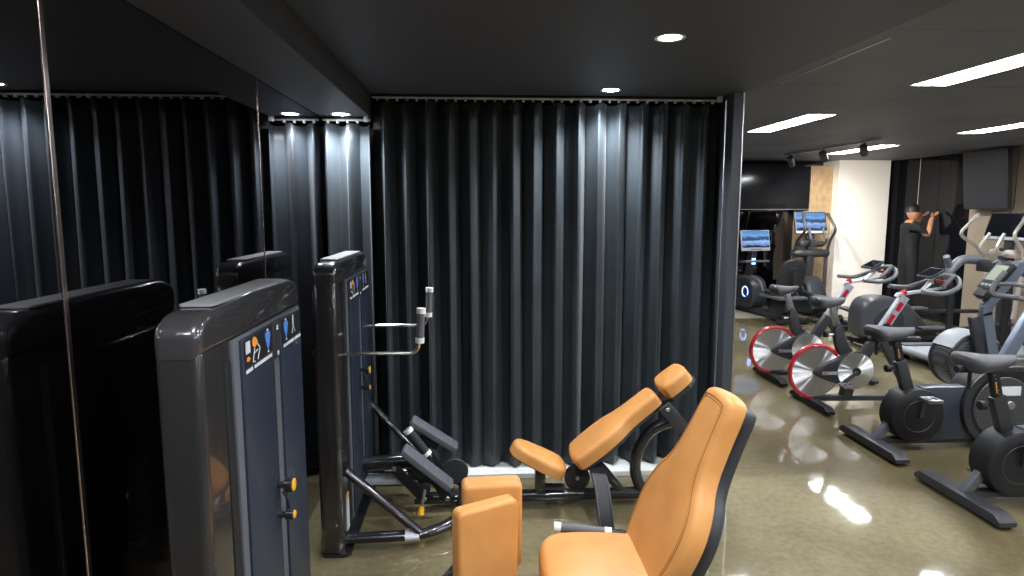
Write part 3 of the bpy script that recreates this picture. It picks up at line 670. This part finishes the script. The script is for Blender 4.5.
def spin_bike(label):
    t = thing('spin_bike', label, 'exercise bike', (0, 0, 0), 'bikes with red-rimmed flywheels')
    foot_beam(t, .03, .31, .075, .02, .07, 'black'); foot_beam(t, .95, .28, .07, .02, .065, 'black')
    bm = B(); bar(bm, (.03, 0, .075), (.95, 0, .062), .07, .045); link('base_rail', bm, 'dark_grey', t)
    bm = B(); bar(bm, (.33, 0, .07), (.36, 0, .25), .07, .09); link('frame_riser', bm, 'dark_grey', t)
    c = (.055, 0, .305)
    bm = B(); turned_disc(bm, c, .215, .022, -.011); fw = link('flywheel', bm, 'disc', t, 60)
    bm = B(); disc(bm, c, .02, .10, 'Y', 18); link('hub', bm, 'black', fw)
    bm = B(); tube(bm, [V(c[0] + .228 * math.cos(a), 0, c[2] + .228 * math.sin(a)) for a in [math.radians(38 + 7.75 * k) for k in range(33)]], .019, 10); link('red_rim_guard', bm, 'red', t)
    c2 = (.37, -.055, .32)
    # tapered belt cover between flywheel hub and chain disc
    bm = B(); prism(bm, [(.02, .275), (.30, .18), (.44, .16), (.54, .28), (.52, .42), (.40, .50), (.30, .47), (.02, .335)], .05, side(-.035), k=2, bev=.006); bc = link('belt_cover', bm, 'dark_grey', t)
    bm = B(); box(bm, .08, .22, -.0615, -.060, .290, .318, 0); link('decal', bm, 'light_grey', bc, 0)
    bm = B(); box(bm, .08, .13, -.0625, -.0615, .300, .310, 0); link('decal', bm, 'red', bc, 0)
    bm = B(); turned_disc(bm, c2, .157, .02, c2[1] - .016, 96, 5); lk = link('chain_disc', bm, 'disc', t)
    for s in (0, 1):
        pass
    bm = B(); disc(bm, (c2[0], -.082, c2[2]), .035, .02, 'Y', 20); link('crank_boss', bm, 'black', lk)
    pedals(t, (.37, 0, .32), .165, math.radians(215), .095)
    # frame: seat tube, front strut
    bm = B(); prism(bm, [(.26, .42), (.40, .46), (.30, .55), (.255, .73), (.185, .73), (.20, .56)], .055, side(0), k=1, bev=.006); link('seat_tube', bm, 'dark_grey', t)
    bm = B(); bar(bm, (.22, 0, .70), (.155, 0, .905), .04, .05); link('seat_post', bm, 'alu', t)
    bm = B(); bar(bm, (.05, 0, .885), (.22, 0, .885), .035, .028); link('seat_slide', bm, 'alu', t)
    saddle(t, (.13, 0, .955), L=.26, w_=.095)
    for s in (-1, 1):
        bm = B(); disc(bm, (.03, s * .045, .935), .016, .03, 'X', 12); link('saddle_bumper', bm, 'white', t)
    bm = B(); tube(bm, [(.20, 0, .63), (.13, 0, .63)], .010, 10); kb = link('seat_knob', bm, 'alu', t)
    bm = B(); disc(bm, (.125, 0, .63), .026, .03, 'X', 16); link('knob_head', bm, 'black', kb)
    bm = B(); bar(bm, (.42, 0, .36), (.60, 0, .64), .055, .085); link('front_strut', bm, 'dark_grey', t)
    bm = B(); bar(bm, (.58, 0, .61), (.80, 0, .955), .05, .075); fs = link('front_post', bm, 'light_grey', t)
    for a, b in ((.25, .55), (.65, .85)):
        p = V(.58, -.027, .61); q = V(.80, -.027, .955); bm = B(); bar(bm, p.lerp(q, a), p.lerp(q, b), .004, .04, 0); link('decal', bm, 'red', fs)
    bm = B(); bar(bm, (.60, 0, .62), (.92, 0, .08), .05, .06); link('front_leg', bm, 'dark_grey', t)
    bm = B(); disc(bm, (.63, -.045, .70), .035, .02, 'Y', 18); link('resistance_knob', bm, 'black', t)
    bm = B(); prism(bm, [(.72, .955), (1.14, 1.02), (1.15, 1.035), (.74, .985)], .05, side(0), bev=.004); link('bar_slide', bm, 'light_grey', t)
    bm = B(); tube(bm, [(.95, 0, 1.0), (1.02, 0, 1.07)], .02, 10); link('bar_stem', bm, 'alu', t)
    bm = B(); tube(bm, [(.80, -.21, 1.02), (.98, -.235, 1.0), (1.13, -.21, 1.06), (1.20, -.08, 1.13), (1.20, .08, 1.13), (1.13, .21, 1.06), (.98, .235, 1.0), (.80, .21, 1.02)], .019, 12, fr=.07); hb = link('handlebar', bm, 'mid_grey', t)
    for s in (-1, 1):
        bm = B(); tube(bm, [(1.06, s * .09, 1.04), (1.13, s * .10, 1.12), (1.16, s * .10, 1.15)], .019, 12, fr=.04); link('bar_horn', bm, 'mid_grey', hb)
    bm = B(); tube(bm, [(.80, 0, .975), (.78, 0, 1.0)], .028, 14); link('red_lever', bm, 'red', t)
    Mt = frame((1.02, 0, 1.155), V(.72, 0, .38), (0, 1, 0))
    bm = B(); box(bm, -.075, .075, -.09, .09, -.010, .010, .005, Mt); tb = link('console', bm, 'dark_grey', t)
    bm = B(); box(bm, -.062, .062, -.078, .078, .010, .0115, 0, Mt); link('console_glass', bm, 'glass_black', tb, 0)
    bm = B(); tube(bm, [(1.03, 0, 1.14), (1.04, 0, 1.06)], .012, 8); link('console_stem', bm, 'alu', tb)
    bm = B(); tube(bm, [(1.14, -.08, 1.08), (1.14, .08, 1.08)], .014, 10); link('red_grip', bm, 'red', t)
    return t
sA = spin_bike('farther bike with red-rimmed silver flywheel, behind its twin'); sA.location = (2.90, 6.03, 0)
dup(sA, (2.87, 5.18, 0), 'nearer bike with red-rimmed silver flywheel, next to the black bikes')

def fan_bike(label):
    t = thing('fan_bike', label, 'exercise bike', (0, 0, 0), 'black fan bikes')
    foot_beam(t, -.02, .33, .10, .02, .075, 'dark_grey', 'rear_foot')
    foot_beam(t, 1.12, .26, .08, .02, .065, 'dark_grey', 'front_foot')
    bm = B(); box(bm, -.062, -.060, .0, .06, .035, .05, 0); link('decal', bm, 'white', t, 0)
    bm = B(); bar(bm, (-.0, 0, .06), (1.12, 0, .055), .075, .035); link('base_rail', bm, 'dark_grey', t)
    bm = B(); bar(bm, (-.01, 0, .06), (.14, 0, .25), .05, .05); link('rear_strut', bm, 'mid_grey', t)
    # body: crank housing widening to the fan housing
    bm = B(); lathe(bm, [(0, -.085), (.175, -.085), (.19, -.075), (.195, -.02), (.195, .06), (.18, .075), (0, .075)], (.25, 0, .255), 'Y', 44); ch = link('crank_housing', bm, 'black', t)
    bm = B(); ring(bm, (.25, -.085, .255), .112, .004); link('housing_ring', bm, 'dark_grey', ch)
    bm = B(); prism(bm, [(.25, .065), (.80, .075), (.98, .10), (1.05, .28), (.98, .46), (.80, .455), (.42, .46), (.25, .45)], .09, side(-.01), k=1, bev=.01); cg = link('chain_guard', bm, 'blue_dark', t)
    cf = (.86, .01, .315)
    bm = B(); lathe(bm, [(.20, -.095), (.285, -.095), (.295, -.085), (.295, .085), (.285, .095), (.20, .095)], cf, 'Y', 48); hs = link('fan_housing', bm, 'black', t)
    bm = B(); disc(bm, cf, .215, .20, 'Y', 44); link('fan_mesh', bm, 'perforated', hs)
    bm = B(); disc(bm, cf, .05, .215, 'Y', 24); link('fan_hub', bm, 'dark_grey', hs)
    bm = B()
    for k in range(40):
        a0 = math.radians(120 + 160 * k / 40); a1 = math.radians(120 + 160 * (k + 1) / 40)
        vs_ = [bm.verts.new((cf[0] + r * math.cos(a), y, cf[2] + r * math.sin(a))) for a, r in ((a0, .245), (a1, .245), (a1, .292), (a0, .292)) for y in (-.092, -.08)]
        for q in ((0, 2, 4, 6), (1, 7, 5, 3), (0, 1, 3, 2), (4, 5, 7, 6)): bm.faces.new([vs_[i] for i in q])
    bmesh.ops.remove_doubles(bm, verts=bm.verts, dist=1e-5); link('housing_arc', bm, 'dark_grey', hs)
    bm = B(); box(bm, .82, .97, -.098, -.094, .40, .465, .001); lb = link('label_plate', bm, 'white_print', t, 0)
    bm = B(); disc(bm, (.90, -.10, .33), .03, .02, 'Y', 16); link('damper_knob', bm, 'alu', t)
    pedals(t, (.25, 0, .255), .15, math.radians(88), .10, 'alu')
    # seat post, slide, saddle
    bm = B(); bar(bm, (.215, 0, .40), (.135, 0, .64), .055, .075); link('seat_tube', bm, 'dark_grey', t)
    bm = B(); bar(bm, (.145, 0, .61), (.098, 0, .79), .035, .05); sp_ = link('seat_post', bm, 'black', t)
    for k in range(6):
        p = V(.137 - .0078 * k, -.0185, .655 + .022 * k); bm = B(); disc(bm, p, .005, .003, 'Y', 10); link('post_hole', bm, 'mid_grey', sp_)
    bm = B(); bar(bm, (.122, -.019, .66), (.107, -.019, .725), .003, .005, 0); link('post_scale', bm, 'yellow', sp_)
    bm = B(); bar(bm, (-.09, 0, .795), (.27, 0, .795), .035, .028); sl = link('seat_slide', bm, 'dark_grey', t)
    bm = B(); disc(bm, (-.10, 0, .80), .022, .04, 'X', 14); link('slide_knob', bm, 'black', sl)
    bm = B(); bar(bm, (-.06, -.03, .79), (-.06, -.03, .69), .02, .012, .002); link('slide_lever', bm, 'black', sl)
    saddle(t, (.055, 0, .885), L=.31, w_=.125)
    bm = B(); tube(bm, [(.15, 0, .60), (.06, 0, .585)], .010, 10); kb = link('seat_knob', bm, 'black', t)
    bm = B(); disc(bm, (.055, 0, .584), .026, .035, 'X', 16); link('knob_head', bm, 'black', kb)
    # front post, handlebar, monitor
    bm = B(); bar(bm, (0.810, 0, .44), (1.105, 0, 1.02), .05, .085); link('front_post', bm, 'blue_alu', t)
    bm = B(); tube(bm, [(0.710, -.06, .53), (0.950, -.06, .505)], .014, 10); link('brace_rod', bm, 'alu', t)
    bm = B(); tube(bm, [(1.065, 0, 1.06), (1.065, -.20, 1.06), (0.950, -.215, 1.07), (0.965, -.215, 1.15), (1.030, -.20, 1.245)], .018, 12, fr=.05); hb = link('handlebar', bm, 'grip_grey', t)
    bm = B(); tube(bm, [(1.065, 0, 1.06), (1.065, .20, 1.06), (0.950, .215, 1.07), (0.965, .215, 1.15), (1.030, .20, 1.245)], .018, 12, fr=.05); link('bar_half', bm, 'grip_grey', hb)
    bm = B(); tube(bm, [(1.070, -.19, 1.155), (0.970, -.215, 1.15)], .016, 10); tube(bm, [(1.070, .19, 1.155), (0.970, .215, 1.15)], .016, 10); tube(bm, [(1.070, -.19, 1.155), (1.070, .19, 1.155)], .016, 10); link('upper_bar', bm, 'grip_grey', hb)
    bm = B(); bar(bm, (1.095, 0, 1.0), (1.080, 0, 1.20), .05, .05); link('bar_stem', bm, 'dark_grey', hb)
    Mt = frame((1.130, 0, 1.28), V(0.550, 0, .8), (0, -1, 0))
    bm = B(); box(bm, -.09, .09, -.09, .09, -.02, .02, .008, Mt); mo = link('monitor', bm, 'dark_grey', t)
    return t
mat('blue_dark', (.032, .040, .055), .4, coat=.2)
e1 = fan_bike('black fan bike in full view between the red-rimmed bike and the nearest bike'); e1.location = (2.84, 4.20, 0)
dup(e1, (2.83, 3.35, 0), 'nearest black fan bike, cut off by the right picture edge')

# ------------------------------------------------------------------ cross trainers
def cross_trainer(label, arm, drive, scr='glass_black', sw=.52, dx=0):
    D = lambda *p: [(q[0] + dx, q[1], q[2]) for q in p]; EN = 1.70 + dx
    t = thing('cross_trainer', label, 'cross trainer', (0, 0, 0))
    bm = B(); bar(bm, (0, 0, .06), (EN + .05, 0, .06), .10, .07); link('base_rail', bm, 'black', t)
    foot_beam(t, .06, .30, .08, .02, .07, 'black'); foot_beam(t, EN, .32, .10, .02, .08, 'black')
    if drive == 'rear':
        xo = lambda x: x
        out = [(-.06, .07), (-.10, .30), (-.08, .52), (.02, .63), (.30, .64), (.52, .56), (.70, .36), (.95, .16), (.95, .07)]
        cx = .27
    else:
        out = [(.98, .05), (1.05, .35), (1.20, .58), (1.42, .66), (1.62, .58), (1.74, .35), (1.74, .05)]; cx = 1.40
    bm = B(); prism(bm, out, .30, side(0), k=2, bev=.05, seg=5); sh = link('drive_shroud', bm, 'shroud_grey' if drive == 'rear' else 'dark_grey', t)
    for s in (-1, 1):
        bm = B(); disc(bm, (cx, s * .157, .33), .19, .03, 'Y', 36, .008); cd = link('drive_disc', bm, 'dark_grey', t)
        bm = B(); disc(bm, (cx, s * .176, .33), .035, .02, 'Y', 16); link('disc_hub', bm, 'alu', cd)
        sg = 1 if s > 0 else -1
        pz = .30 + .09 * sg; xr_ = .95 if drive == 'rear' else .62
        if drive == 'rear':
            bm = B(); tube(bm, [(cx - .10 * sg, s * .21, .33 + .10 * sg), (.75, s * .21, pz), (1.38 + dx, s * .21, .34 + .05 * sg)], .026, 10, fr=.1); link('pedal_arm', bm, 'dark_grey', t)
            bm = B(); box(bm, .62, .98, s * .21 - .075, s * .21 + .075, pz + .03, pz + .06, .01); link('foot_pedal', bm, 'mid_grey', t)
        else:
            bm = B(); tube(bm, [(cx - .10 * sg, s * .21, .33 + .10 * sg), (.75, s * .21, pz), (.12, s * .21, .16)], .026, 10, fr=.1); link('pedal_arm', bm, 'dark_grey', t)
            bm = B(); box(bm, .42, .78, s * .21 - .075, s * .21 + .075, pz + .0, pz + .03, .01); link('foot_pedal', bm, 'mid_grey', t)
            bm = B(); disc(bm, (.12, s * .21, .16), .06, .05, 'Y', 20); link('roller', bm, 'black', t)
        # swinging arms
        o_ = -.10 * sg
        bm = B(); tube(bm, D((1.36, s * .24, .36), (1.40, s * .27, .95), (1.32 + o_ * .4, s * .29, 1.20), (1.10 + o_, s * .30, 1.38), (1.28 + o_, s * .26, 1.60)), [.026, .026, .026, .026, .026, .024, .024, .024, .022, .022, .022, .022, .022, .022, .021, .021, .021, .021, .021, .021, .021, .021, .021], 10, fr=.09); sa = link('swing_arm', bm, arm, t)
        bm = B(); tube(bm, D((1.255 + o_, s * .262, 1.575), (1.285 + o_, s * .258, 1.61), (1.31 + o_, s * .24, 1.625)), .025, 10); link('arm_tip', bm, arm, sa)
        # fixed inner handles
        bm = B(); tube(bm, D((1.40, s * .07, 1.15), (1.22, s * .12, 1.14), (1.15, s * .13, 1.22), (1.26, s * .11, 1.40)), .02, 10, fr=.06); link('fixed_handle', bm, arm, t)
    bm = B(); bar(bm, *D((1.46, 0, .08 if drive == 'rear' else .50), (1.40, 0, 1.22)), .12, .14, .02); link('mast', bm, 'dark_grey', t)
    bm = B(); lathe(bm, [(0, -.30), (.05, -.30), (.065, -.27), (.065, .27), (.05, .30), (0, .30)], (1.40 + dx, 0, 1.0), 'Y', 20); link('pivot_hub', bm, arm if arm == 'silver_arm' else 'dark_grey', t)
    bm = B(); box(bm, 1.33 + dx, 1.50 + dx, -.20, .20, 1.10, 1.20, .03); link('console_body', bm, arm if arm == 'silver_arm' else 'dark_grey', t)
    Mt = frame((1.44 + dx, 0, 1.48), (0, -1, 0), V(.28, 0, .96))
    if (Mt.to_3x3() @ V(0, 0, 1)).x > 0: Mt = frame((1.44 + dx, 0, 1.48), (0, 1, 0), V(.28, 0, .96))
    bm = B(); box(bm, -sw / 2, sw / 2, -.18, .18, -.025, .015, .01, Mt); sc = link('screen_housing', bm, 'dark_grey', t)
    bm = B(); box(bm, -sw / 2 + .02, sw / 2 - .02, -.13, .165, .0145, .0165, 0, Mt); link('screen', bm, scr, sc, 0)
    bm = B(); box(bm, -sw / 2 + .01, sw / 2 - .01, -.175, -.135, .0145, .020, .002, Mt); link('screen_shelf', bm, 'light_grey', sc)
    bm = B(); bar(bm, *D((1.42, 0, 1.15), (1.46, 0, 1.45)), .12, .05); link('screen_neck', bm, 'dark_grey', t)
    return t
c = cross_trainer('grey cross trainer with pale silver arms, rounded rear drive housing and dark screen', 'silver_arm', 'rear', sw=.74, dx=.42); c.location = (4.78, 7.52, 0)
c = cross_trainer('dark cross trainer with lit blue screen in front of the slats', 'dark_grey', 'front', 'screen'); c.location = (5.33, 8.42, 0); c.rotation_euler = (0, 0, PI / 2)

# ------------------------------------------------------------------ recumbent bike
t = rb = thing('recumbent_bike', 'grey recumbent bike with lit blue screen beside the curtain pillar', 'exercise bike', (0, 0, 0))
bm = B(); bar(bm, (0, 0, .07), (1.6, 0, .07), .16, .08, .01); link('base_rail', bm, 'dark_grey', t)
foot_beam(t, .05, .26, .10, .02, .08, 'black'); foot_beam(t, 1.55, .26, .10, .02, .08, 'black')
bm = B(); prism(bm, [(.88, .08), (.92, .50), (1.10, .62), (1.40, .60), (1.56, .45), (1.58, .08)], .28, side(0), k=2, bev=.05, seg=4); link('drive_shroud', bm, 'dark_grey', t)
for s in (-1, 1):
    bm = B(); ring(bm, (1.12, s * .142, .36), .082, .008); link('light_ring', bm, 'blue_led', t)
    bm = B(); tube(bm, [(.42, s * .27, .46), (.45, s * .30, .60), (.70, s * .30, .66)], .02, 10, fr=.06); link('side_handle', bm, 'mid_grey', t)
pedals(t, (1.12, 0, .36), .16, math.radians(30), .16, 'black')
bm = B(); prism(bm, [(.12, .10), (.14, .36), (.50, .36), (.62, .10)], .16, side(0), k=1, bev=.02); link('seat_base', bm, 'dark_grey', t)
bm = B(); pad(bm, [(-.20, -.22), (.20, -.20), (.24, 0), (.20, .20), (-.20, .22)], .07, frame((.38, 0, .40), (1, 0, 0), (0, 1, 0)), r=.03); link('seat', bm, 'dark_grey', t)
bm = B(); box(bm, .05, .60, -.24, .24, .36, .40, .01); link('seat_slide', bm, 'mid_grey', t)
Mb = frame((.20, 0, .48), V(-.25, 0, 1), (0, 1, 0))
bm = B(); prism(bm, [(0, -.20), (0, .20), (.25, .23), (.42, .19), (.50, .10), (.50, -.10), (.42, -.19), (.25, -.23)], .05, Mb, k=2, bev=.014, seg=3); bk = link('backrest', bm, 'dark_grey', t)
bm = B(); box(bm, .36, .375, -.05, .05, -.028, -.0245, 0, Mb); box(bm, .36, .375, -.05, .05, .0245, .028, 0, Mb); link('decal', bm, 'mid_grey', bk, 0)
bm = B(); tube(bm, [(.16, -.05, .42), (.05, 0, .60), (.04, 0, .75)], .025, 10, fr=.06); link('back_post', bm, 'dark_grey', t)
bm = B(); bar(bm, (1.30, 0, .55), (1.16, 0, 1.08), .10, .12, .02); mst = link('mast', bm, 'dark_grey', t)
bm = B(); tube(bm, [(1.20, -.20, .84), (1.02, -.22, .86), (1.02, .22, .86), (1.20, .20, .84)], .02, 10, fr=.08); link('front_handle', bm, 'mid_grey', t)
bm = B(); box(bm, 1.13, 1.15, -.03, .03, .80, .90, .004); link('light_mark', bm, 'blue_led', mst)
Mt = frame((1.13, 0, 1.20), (0, -1, 0), V(.2, 0, .98))
bm = B(); box(bm, -.255, .255, -.18, .16, -.02, .02, .01, Mt); sc = link('screen_housing', bm, 'light_grey', t)
bm = B(); box(bm, -.24, .24, -.125, .15, -.0225, -.0195, 0, Mt); box(bm, -.24, .24, -.125, .15, .0195, .0225, 0, Mt); link('screen', bm, 'screen', sc, 0)
bm = B(); box(bm, -.09, .09, -.16, -.15, .0195, .0225, 0, Mt); box(bm, -.09, .09, -.16, -.15, -.0225, -.0195, 0, Mt); link('screen_slot', bm, 'black', sc, 0)
rb.location = (4.69, 8.95, 0); rb.rotation_euler = (0, 0, math.radians(98))

# ------------------------------------------------------------------ treadmill
t = tm = thing('treadmill', 'grey treadmill with pale deck behind the fan rower', 'treadmill', (0, 0, 0))
bm = B(); box(bm, 0, 1.65, -.40, .40, .07, .15, .015); link('deck', bm, 'mid_grey', t)
bm = B(); box(bm, .02, 1.45, -.26, .26, .15, .156, .002); link('belt', bm, 'light_grey', t)
for s in (-1, 1):
    bm = B(); box(bm, .03, 1.5, s * .33 - .06, s * .33 + .06, .15, .175, .008); link('foot_rail', bm, 'mid_grey', t)
    bm = B(); tube(bm, [(.60, s * .36, .16), (.61, s * .38, .70), (.55, s * .38, .98), (.71, s * .38, 1.16), (.95, s * .37, 1.10)], .036, 12, fr=.10); up = link('upright', bm, 'black', t)
    bm = B(); tube(bm, [(.565, s * .38, .90), (.55, s * .38, .98), (.69, s * .38, 1.14), (.90, s * .375, 1.12)], .052, 12, fr=.08); link('hand_rail', bm, 'mid_grey', up)
    bm = B(); tube(bm, [(.56, s * .38, 1.04), (.48, s * .34, 1.17)], .034, 12); link('rail_end', bm, 'mid_grey', up)
    bm = B(); box(bm, .05, .14, s * .36 - .03, s * .36 + .03, .0, .07, .004); link('rubber_foot', bm, 'rubber', t)
    bm = B(); box(bm, 1.50, 1.60, s * .36 - .03, s * .36 + .03, .0, .07, .004); link('rubber_foot', bm, 'rubber', t)
bm = B(); tube(bm, [(0.01, -.39, .125), (.01, .39, .125)], .035, 14); link('rear_roller_cover', bm, 'light_grey', t)
bm = B(); prism(bm, [(1.40, .10), (1.42, .24), (1.55, .32), (1.72, .26), (1.74, .08)], .74, side(0), k=1, bev=.02); link('motor_hood', bm, 'dark_grey', t)
bm = B(); box(bm, .85, .93, -.36, .36, 1.00, 1.14, .015); link('cross_panel', bm, 'dark_grey', t)
tm.location = (4.82, 6.50, 0)

# ------------------------------------------------------------------ fan rower
t = fr_ = thing('fan_rower', 'rowing machine with mesh fan drum and small tilted monitor on a bent grey arm', 'rowing machine', (0, 0, 0))
cf = (0, 0, .385)
bm = B(); lathe(bm, [(0, -.13), (.20, -.13), (.235, -.11), (.245, -.06), (.245, .06), (.235, .11), (.20, .13), (0, .13)], cf, 'Y', 44); dr = link('fan_drum', bm, 'perforated', t)
for s in (-1, 1):
    bm = B(); ring(bm, (cf[0], s * .112, cf[2]), .236, .02); link('drum_rim', bm, 'dark_grey', dr)
    bm = B(); disc(bm, (0, s * .135, .385), .05, .02, 'Y', 20); link('drum_hub', bm, 'black', dr)
    for k in range(8):
        a = k * PI / 4 + .2; bm = B(); bar(bm, (.05 * math.cos(a), s * .134, .385 + .05 * math.sin(a)), (.21 * math.cos(a), s * .134, .385 + .21 * math.sin(a)), .008, .012, 0); link('cage_spoke', bm, 'dark_grey', dr)
bm = B(); out = [(.262 * math.cos(math.radians(a)), .385 + .262 * math.sin(math.radians(a))) for a in range(40, 151, 10)] + [(.25 * math.cos(math.radians(a)), .385 + .25 * math.sin(math.radians(a))) for a in range(150, 39, -10)]
prism(bm, out, .24, side(0), bev=.003); link('drum_cover', bm, 'light_grey', t)
foot_beam(t, 0, .30, .09, .02, .07, 'dark_grey')
for s in (-1, 1):
    bm = B(); bar(bm, (0, s * .10, .06), (.05, s * .15, .385), .02, .06); link('front_leg', bm, 'dark_grey', t)
bm = B(); bar(bm, (.20, 0, .34), (2.1, 0, .34), .06, .09); link('slide_rail', bm, 'alu', t)
foot_beam(t, 2.05, .20, .07, .02, .06, 'dark_grey', 'rear_foot')
bm = B(); bar(bm, (2.05, 0, .05), (2.05, 0, .32), .05, .05); link('rear_leg', bm, 'dark_grey', t)
pts = [(.10, -.18, .10), (.10, -.18, .40), (-.02, -.18, .88), (.26, -.18, 1.22)]
bm = B(); P_ = fillet(pts, .07); 
for k in range(len(P_) - 1): bar(bm, P_[k], P_[k + 1] + (P_[k + 1] - P_[k]) * .05, .05, .085, 0)
ma = link('monitor_arm', bm, 'blue_alu', t)
bm = B(); bar(bm, (.0, -.17, .40), (-.105, -.17, .80), .05, .08, .01); link('arm_cover', bm, 'dark_grey', t)
Mt = frame((.085, -.18, 1.12), V(.28, 0, .34), (0, 1, 0))
if (Mt.to_3x3() @ V(0, 0, 1)).x > 0: Mt = frame((.085, -.18, 1.12), V(.28, 0, .34), (0, -1, 0))
bm = B(); box(bm, -.14, .13, -.085, .085, .0, .05, .01, Mt); mo = link('monitor', bm, 'black', t)
bm = B(); box(bm, -.055, .10, -.065, .065, .05, .052, 0, Mt); link('monitor_glass', bm, 'lcd', mo, 0)
for yy in (-.04, 0, .04):
    bm = B(); box(bm, -.115, -.095, yy - .014, yy + .014, .05, .054, .001, Mt); link('button', bm, 'light_grey', mo, 0)
bm = B(); box(bm, -.22, -.14, -.06, .06, -.02, .05, .01, Mt); link('phone_cradle', bm, 'black', mo)
fr_.location = (4.30, 5.22, 0)

# ------------------------------------------------------------------ person by the mirror wall
def person():
    me = bpy.data.meshes.new('person')
    # facing +x; joints (x, y, z, radius)
    J = dict(pel=(0, 0, .98, .135), wst=(0, 0, 1.12, .125), chest=(.01, 0, 1.34, .15), neckb=(0, 0, 1.48, .07), neck=(.01, 0, 1.54, .052),
             shl=(0, .17, 1.43, .062), ell=(.12, .22, 1.30, .046), wrl=(.23, .12, 1.54, .034), hal=(.26, .11, 1.59, .03),
             shr=(0, -.17, 1.43, .062), elr=(.12, -.22, 1.30, .046), wrr=(.23, -.12, 1.54, .034), har=(.26, -.11, 1.59, .03),
             hil=(0, .09, .92, .095), knl=(.02, .10, .50, .062), anl=(-.01, .10, .09, .042), tol=(.14, .11, .04, .036),
             hir=(0, -.09, .92, .095), knr=(.0, -.10, .50, .062), anr=(-.03, -.10, .09, .042), tor=(.12, -.11, .04, .036))
    K = list(J); E_ = [('pel', 'wst'), ('wst', 'chest'), ('chest', 'neckb'), ('neckb', 'neck'), ('neckb', 'shl'), ('shl', 'ell'), ('ell', 'wrl'), ('wrl', 'hal'), ('neckb', 'shr'), ('shr', 'elr'), ('elr', 'wrr'), ('wrr', 'har'),
                        ('pel', 'hil'), ('hil', 'knl'), ('knl', 'anl'), ('anl', 'tol'), ('pel', 'hir'), ('hir', 'knr'), ('knr', 'anr'), ('anr', 'tor')]
    me.from_pydata([J[k][:3] for k in K], [(K.index(a), K.index(b)) for a, b in E_], [])
    o = bpy.data.objects.new('person', me); COL.objects.link(o)
    sk = o.modifiers.new('skin', 'SKIN'); sk.use_smooth_shade = True
    for i, k in enumerate(K): me.skin_vertices[0].data[i].radius = (J[k][3],) * 2; me.skin_vertices[0].data[i].use_root = k == 'pel'
    o.modifiers.new('smooth', 'SUBSURF').levels = 2; o.modifiers['smooth'].render_levels = 2
    dg = bpy.context.evaluated_depsgraph_get(); dg.update(); ev = bpy.data.meshes.new_from_object(o.evaluated_get(dg))
    for p in ev.polygons: p.use_smooth = True
    for m in ('shirt', 'trousers', 'skin', 'rubber'): ev.materials.append(MATS[m])
    for p in ev.polygons:
        c = p.center; i = 0
        if c.z < 1.0: i = 1
        if c.z < .10: i = 3
        if c.z > 1.495 and abs(c.y) < .08 and c.x < .2: i = 2
        if (c.x > .10 or (c.z < 1.33 and abs(c.y) > .19)) and abs(c.y) > .06 and c.z > 1.1: i = 2
        p.material_index = i
    o.modifiers.clear(); o.data = ev
    # head with nose and ears
    bm = B(); bmesh.ops.create_uvsphere(bm, u_segments=24, v_segments=18, radius=1)
    for v in bm.verts:
        x, y, z = v.co; k = 1 - .18 * max(0, -z); v.co = (x * .098 * k + (.012 if z < 0 and x > 0 else 0), y * .076 * k, z * .118)
        if x > .85 and abs(y) < .22 and -.35 < z < .15: v.co.x += .02 * (1 - abs(y) / .22)
    bmesh.ops.translate(bm, verts=bm.verts, vec=(.03, 0, 1.645)); hd = link('head', bm, 'skin', o, 60)
    bm = B()
    for s in (-1, 1): lathe(bm, [(0, -.01), (.022, -.008), (.026, 0), (.022, .008), (0, .01)], (.015, s * .078, 1.635), 'Y', 12)
    link('ears', bm, 'skin', hd)
    bm = B()
    for s in (-1, 1): lathe(bm, [(0, -.006), (.010, -.004), (.010, .004), (0, .006)], (.118, s * .032, 1.655), 'X', 10)
    link('eyes', bm, 'hair', hd)
    bm = B(); box(bm, .105, .122, -.022, .022, 1.588, 1.596, .002); link('mouth', bm, 'red', hd)
    bm = B(); bmesh.ops.create_uvsphere(bm, u_segments=24, v_segments=18, radius=1)
    bmesh.ops.delete(bm, geom=[v for v in bm.verts if v.co.z < -.15 or (v.co.x > .62 and v.co.z < .55)], context='VERTS')
    for v in bm.verts: v.co = (v.co.x * .108, v.co.y * .086, v.co.z * .128)
    bmesh.ops.translate(bm, verts=bm.verts, vec=(.022, 0, 1.655)); hr = link('hair', bm, 'hair', o, 60)
    # fingers
    for s in (-1, 1):
        bm = B(); h = V(.26, s * .11, 1.59)
        for k in range(4):
            y = h.y + (k - 1.5) * .017; l = (.07, .08, .075, .06)[k]
            tube(bm, [(h.x + .005, y, h.z + .01), (h.x + .045, y, h.z + .03), (h.x + .05 + l * .3, y - s * .01, h.z + .03 + l * .5)], [.009, .0085, .007], 8)
        tube(bm, [(h.x - .01, h.y - s * .02, h.z + .01), (h.x + .01, h.y - s * .045, h.z + .035), (h.x + .03, h.y - s * .05, h.z + .055)], [.010, .009, .008], 8)
        link('fingers', bm, 'skin', o, 60)
    return tag(o, 'person in dark shirt standing at the dark mirror with both forearms raised', 'person')
pe = person(); pe.location = (6.60, 9.30, 0)
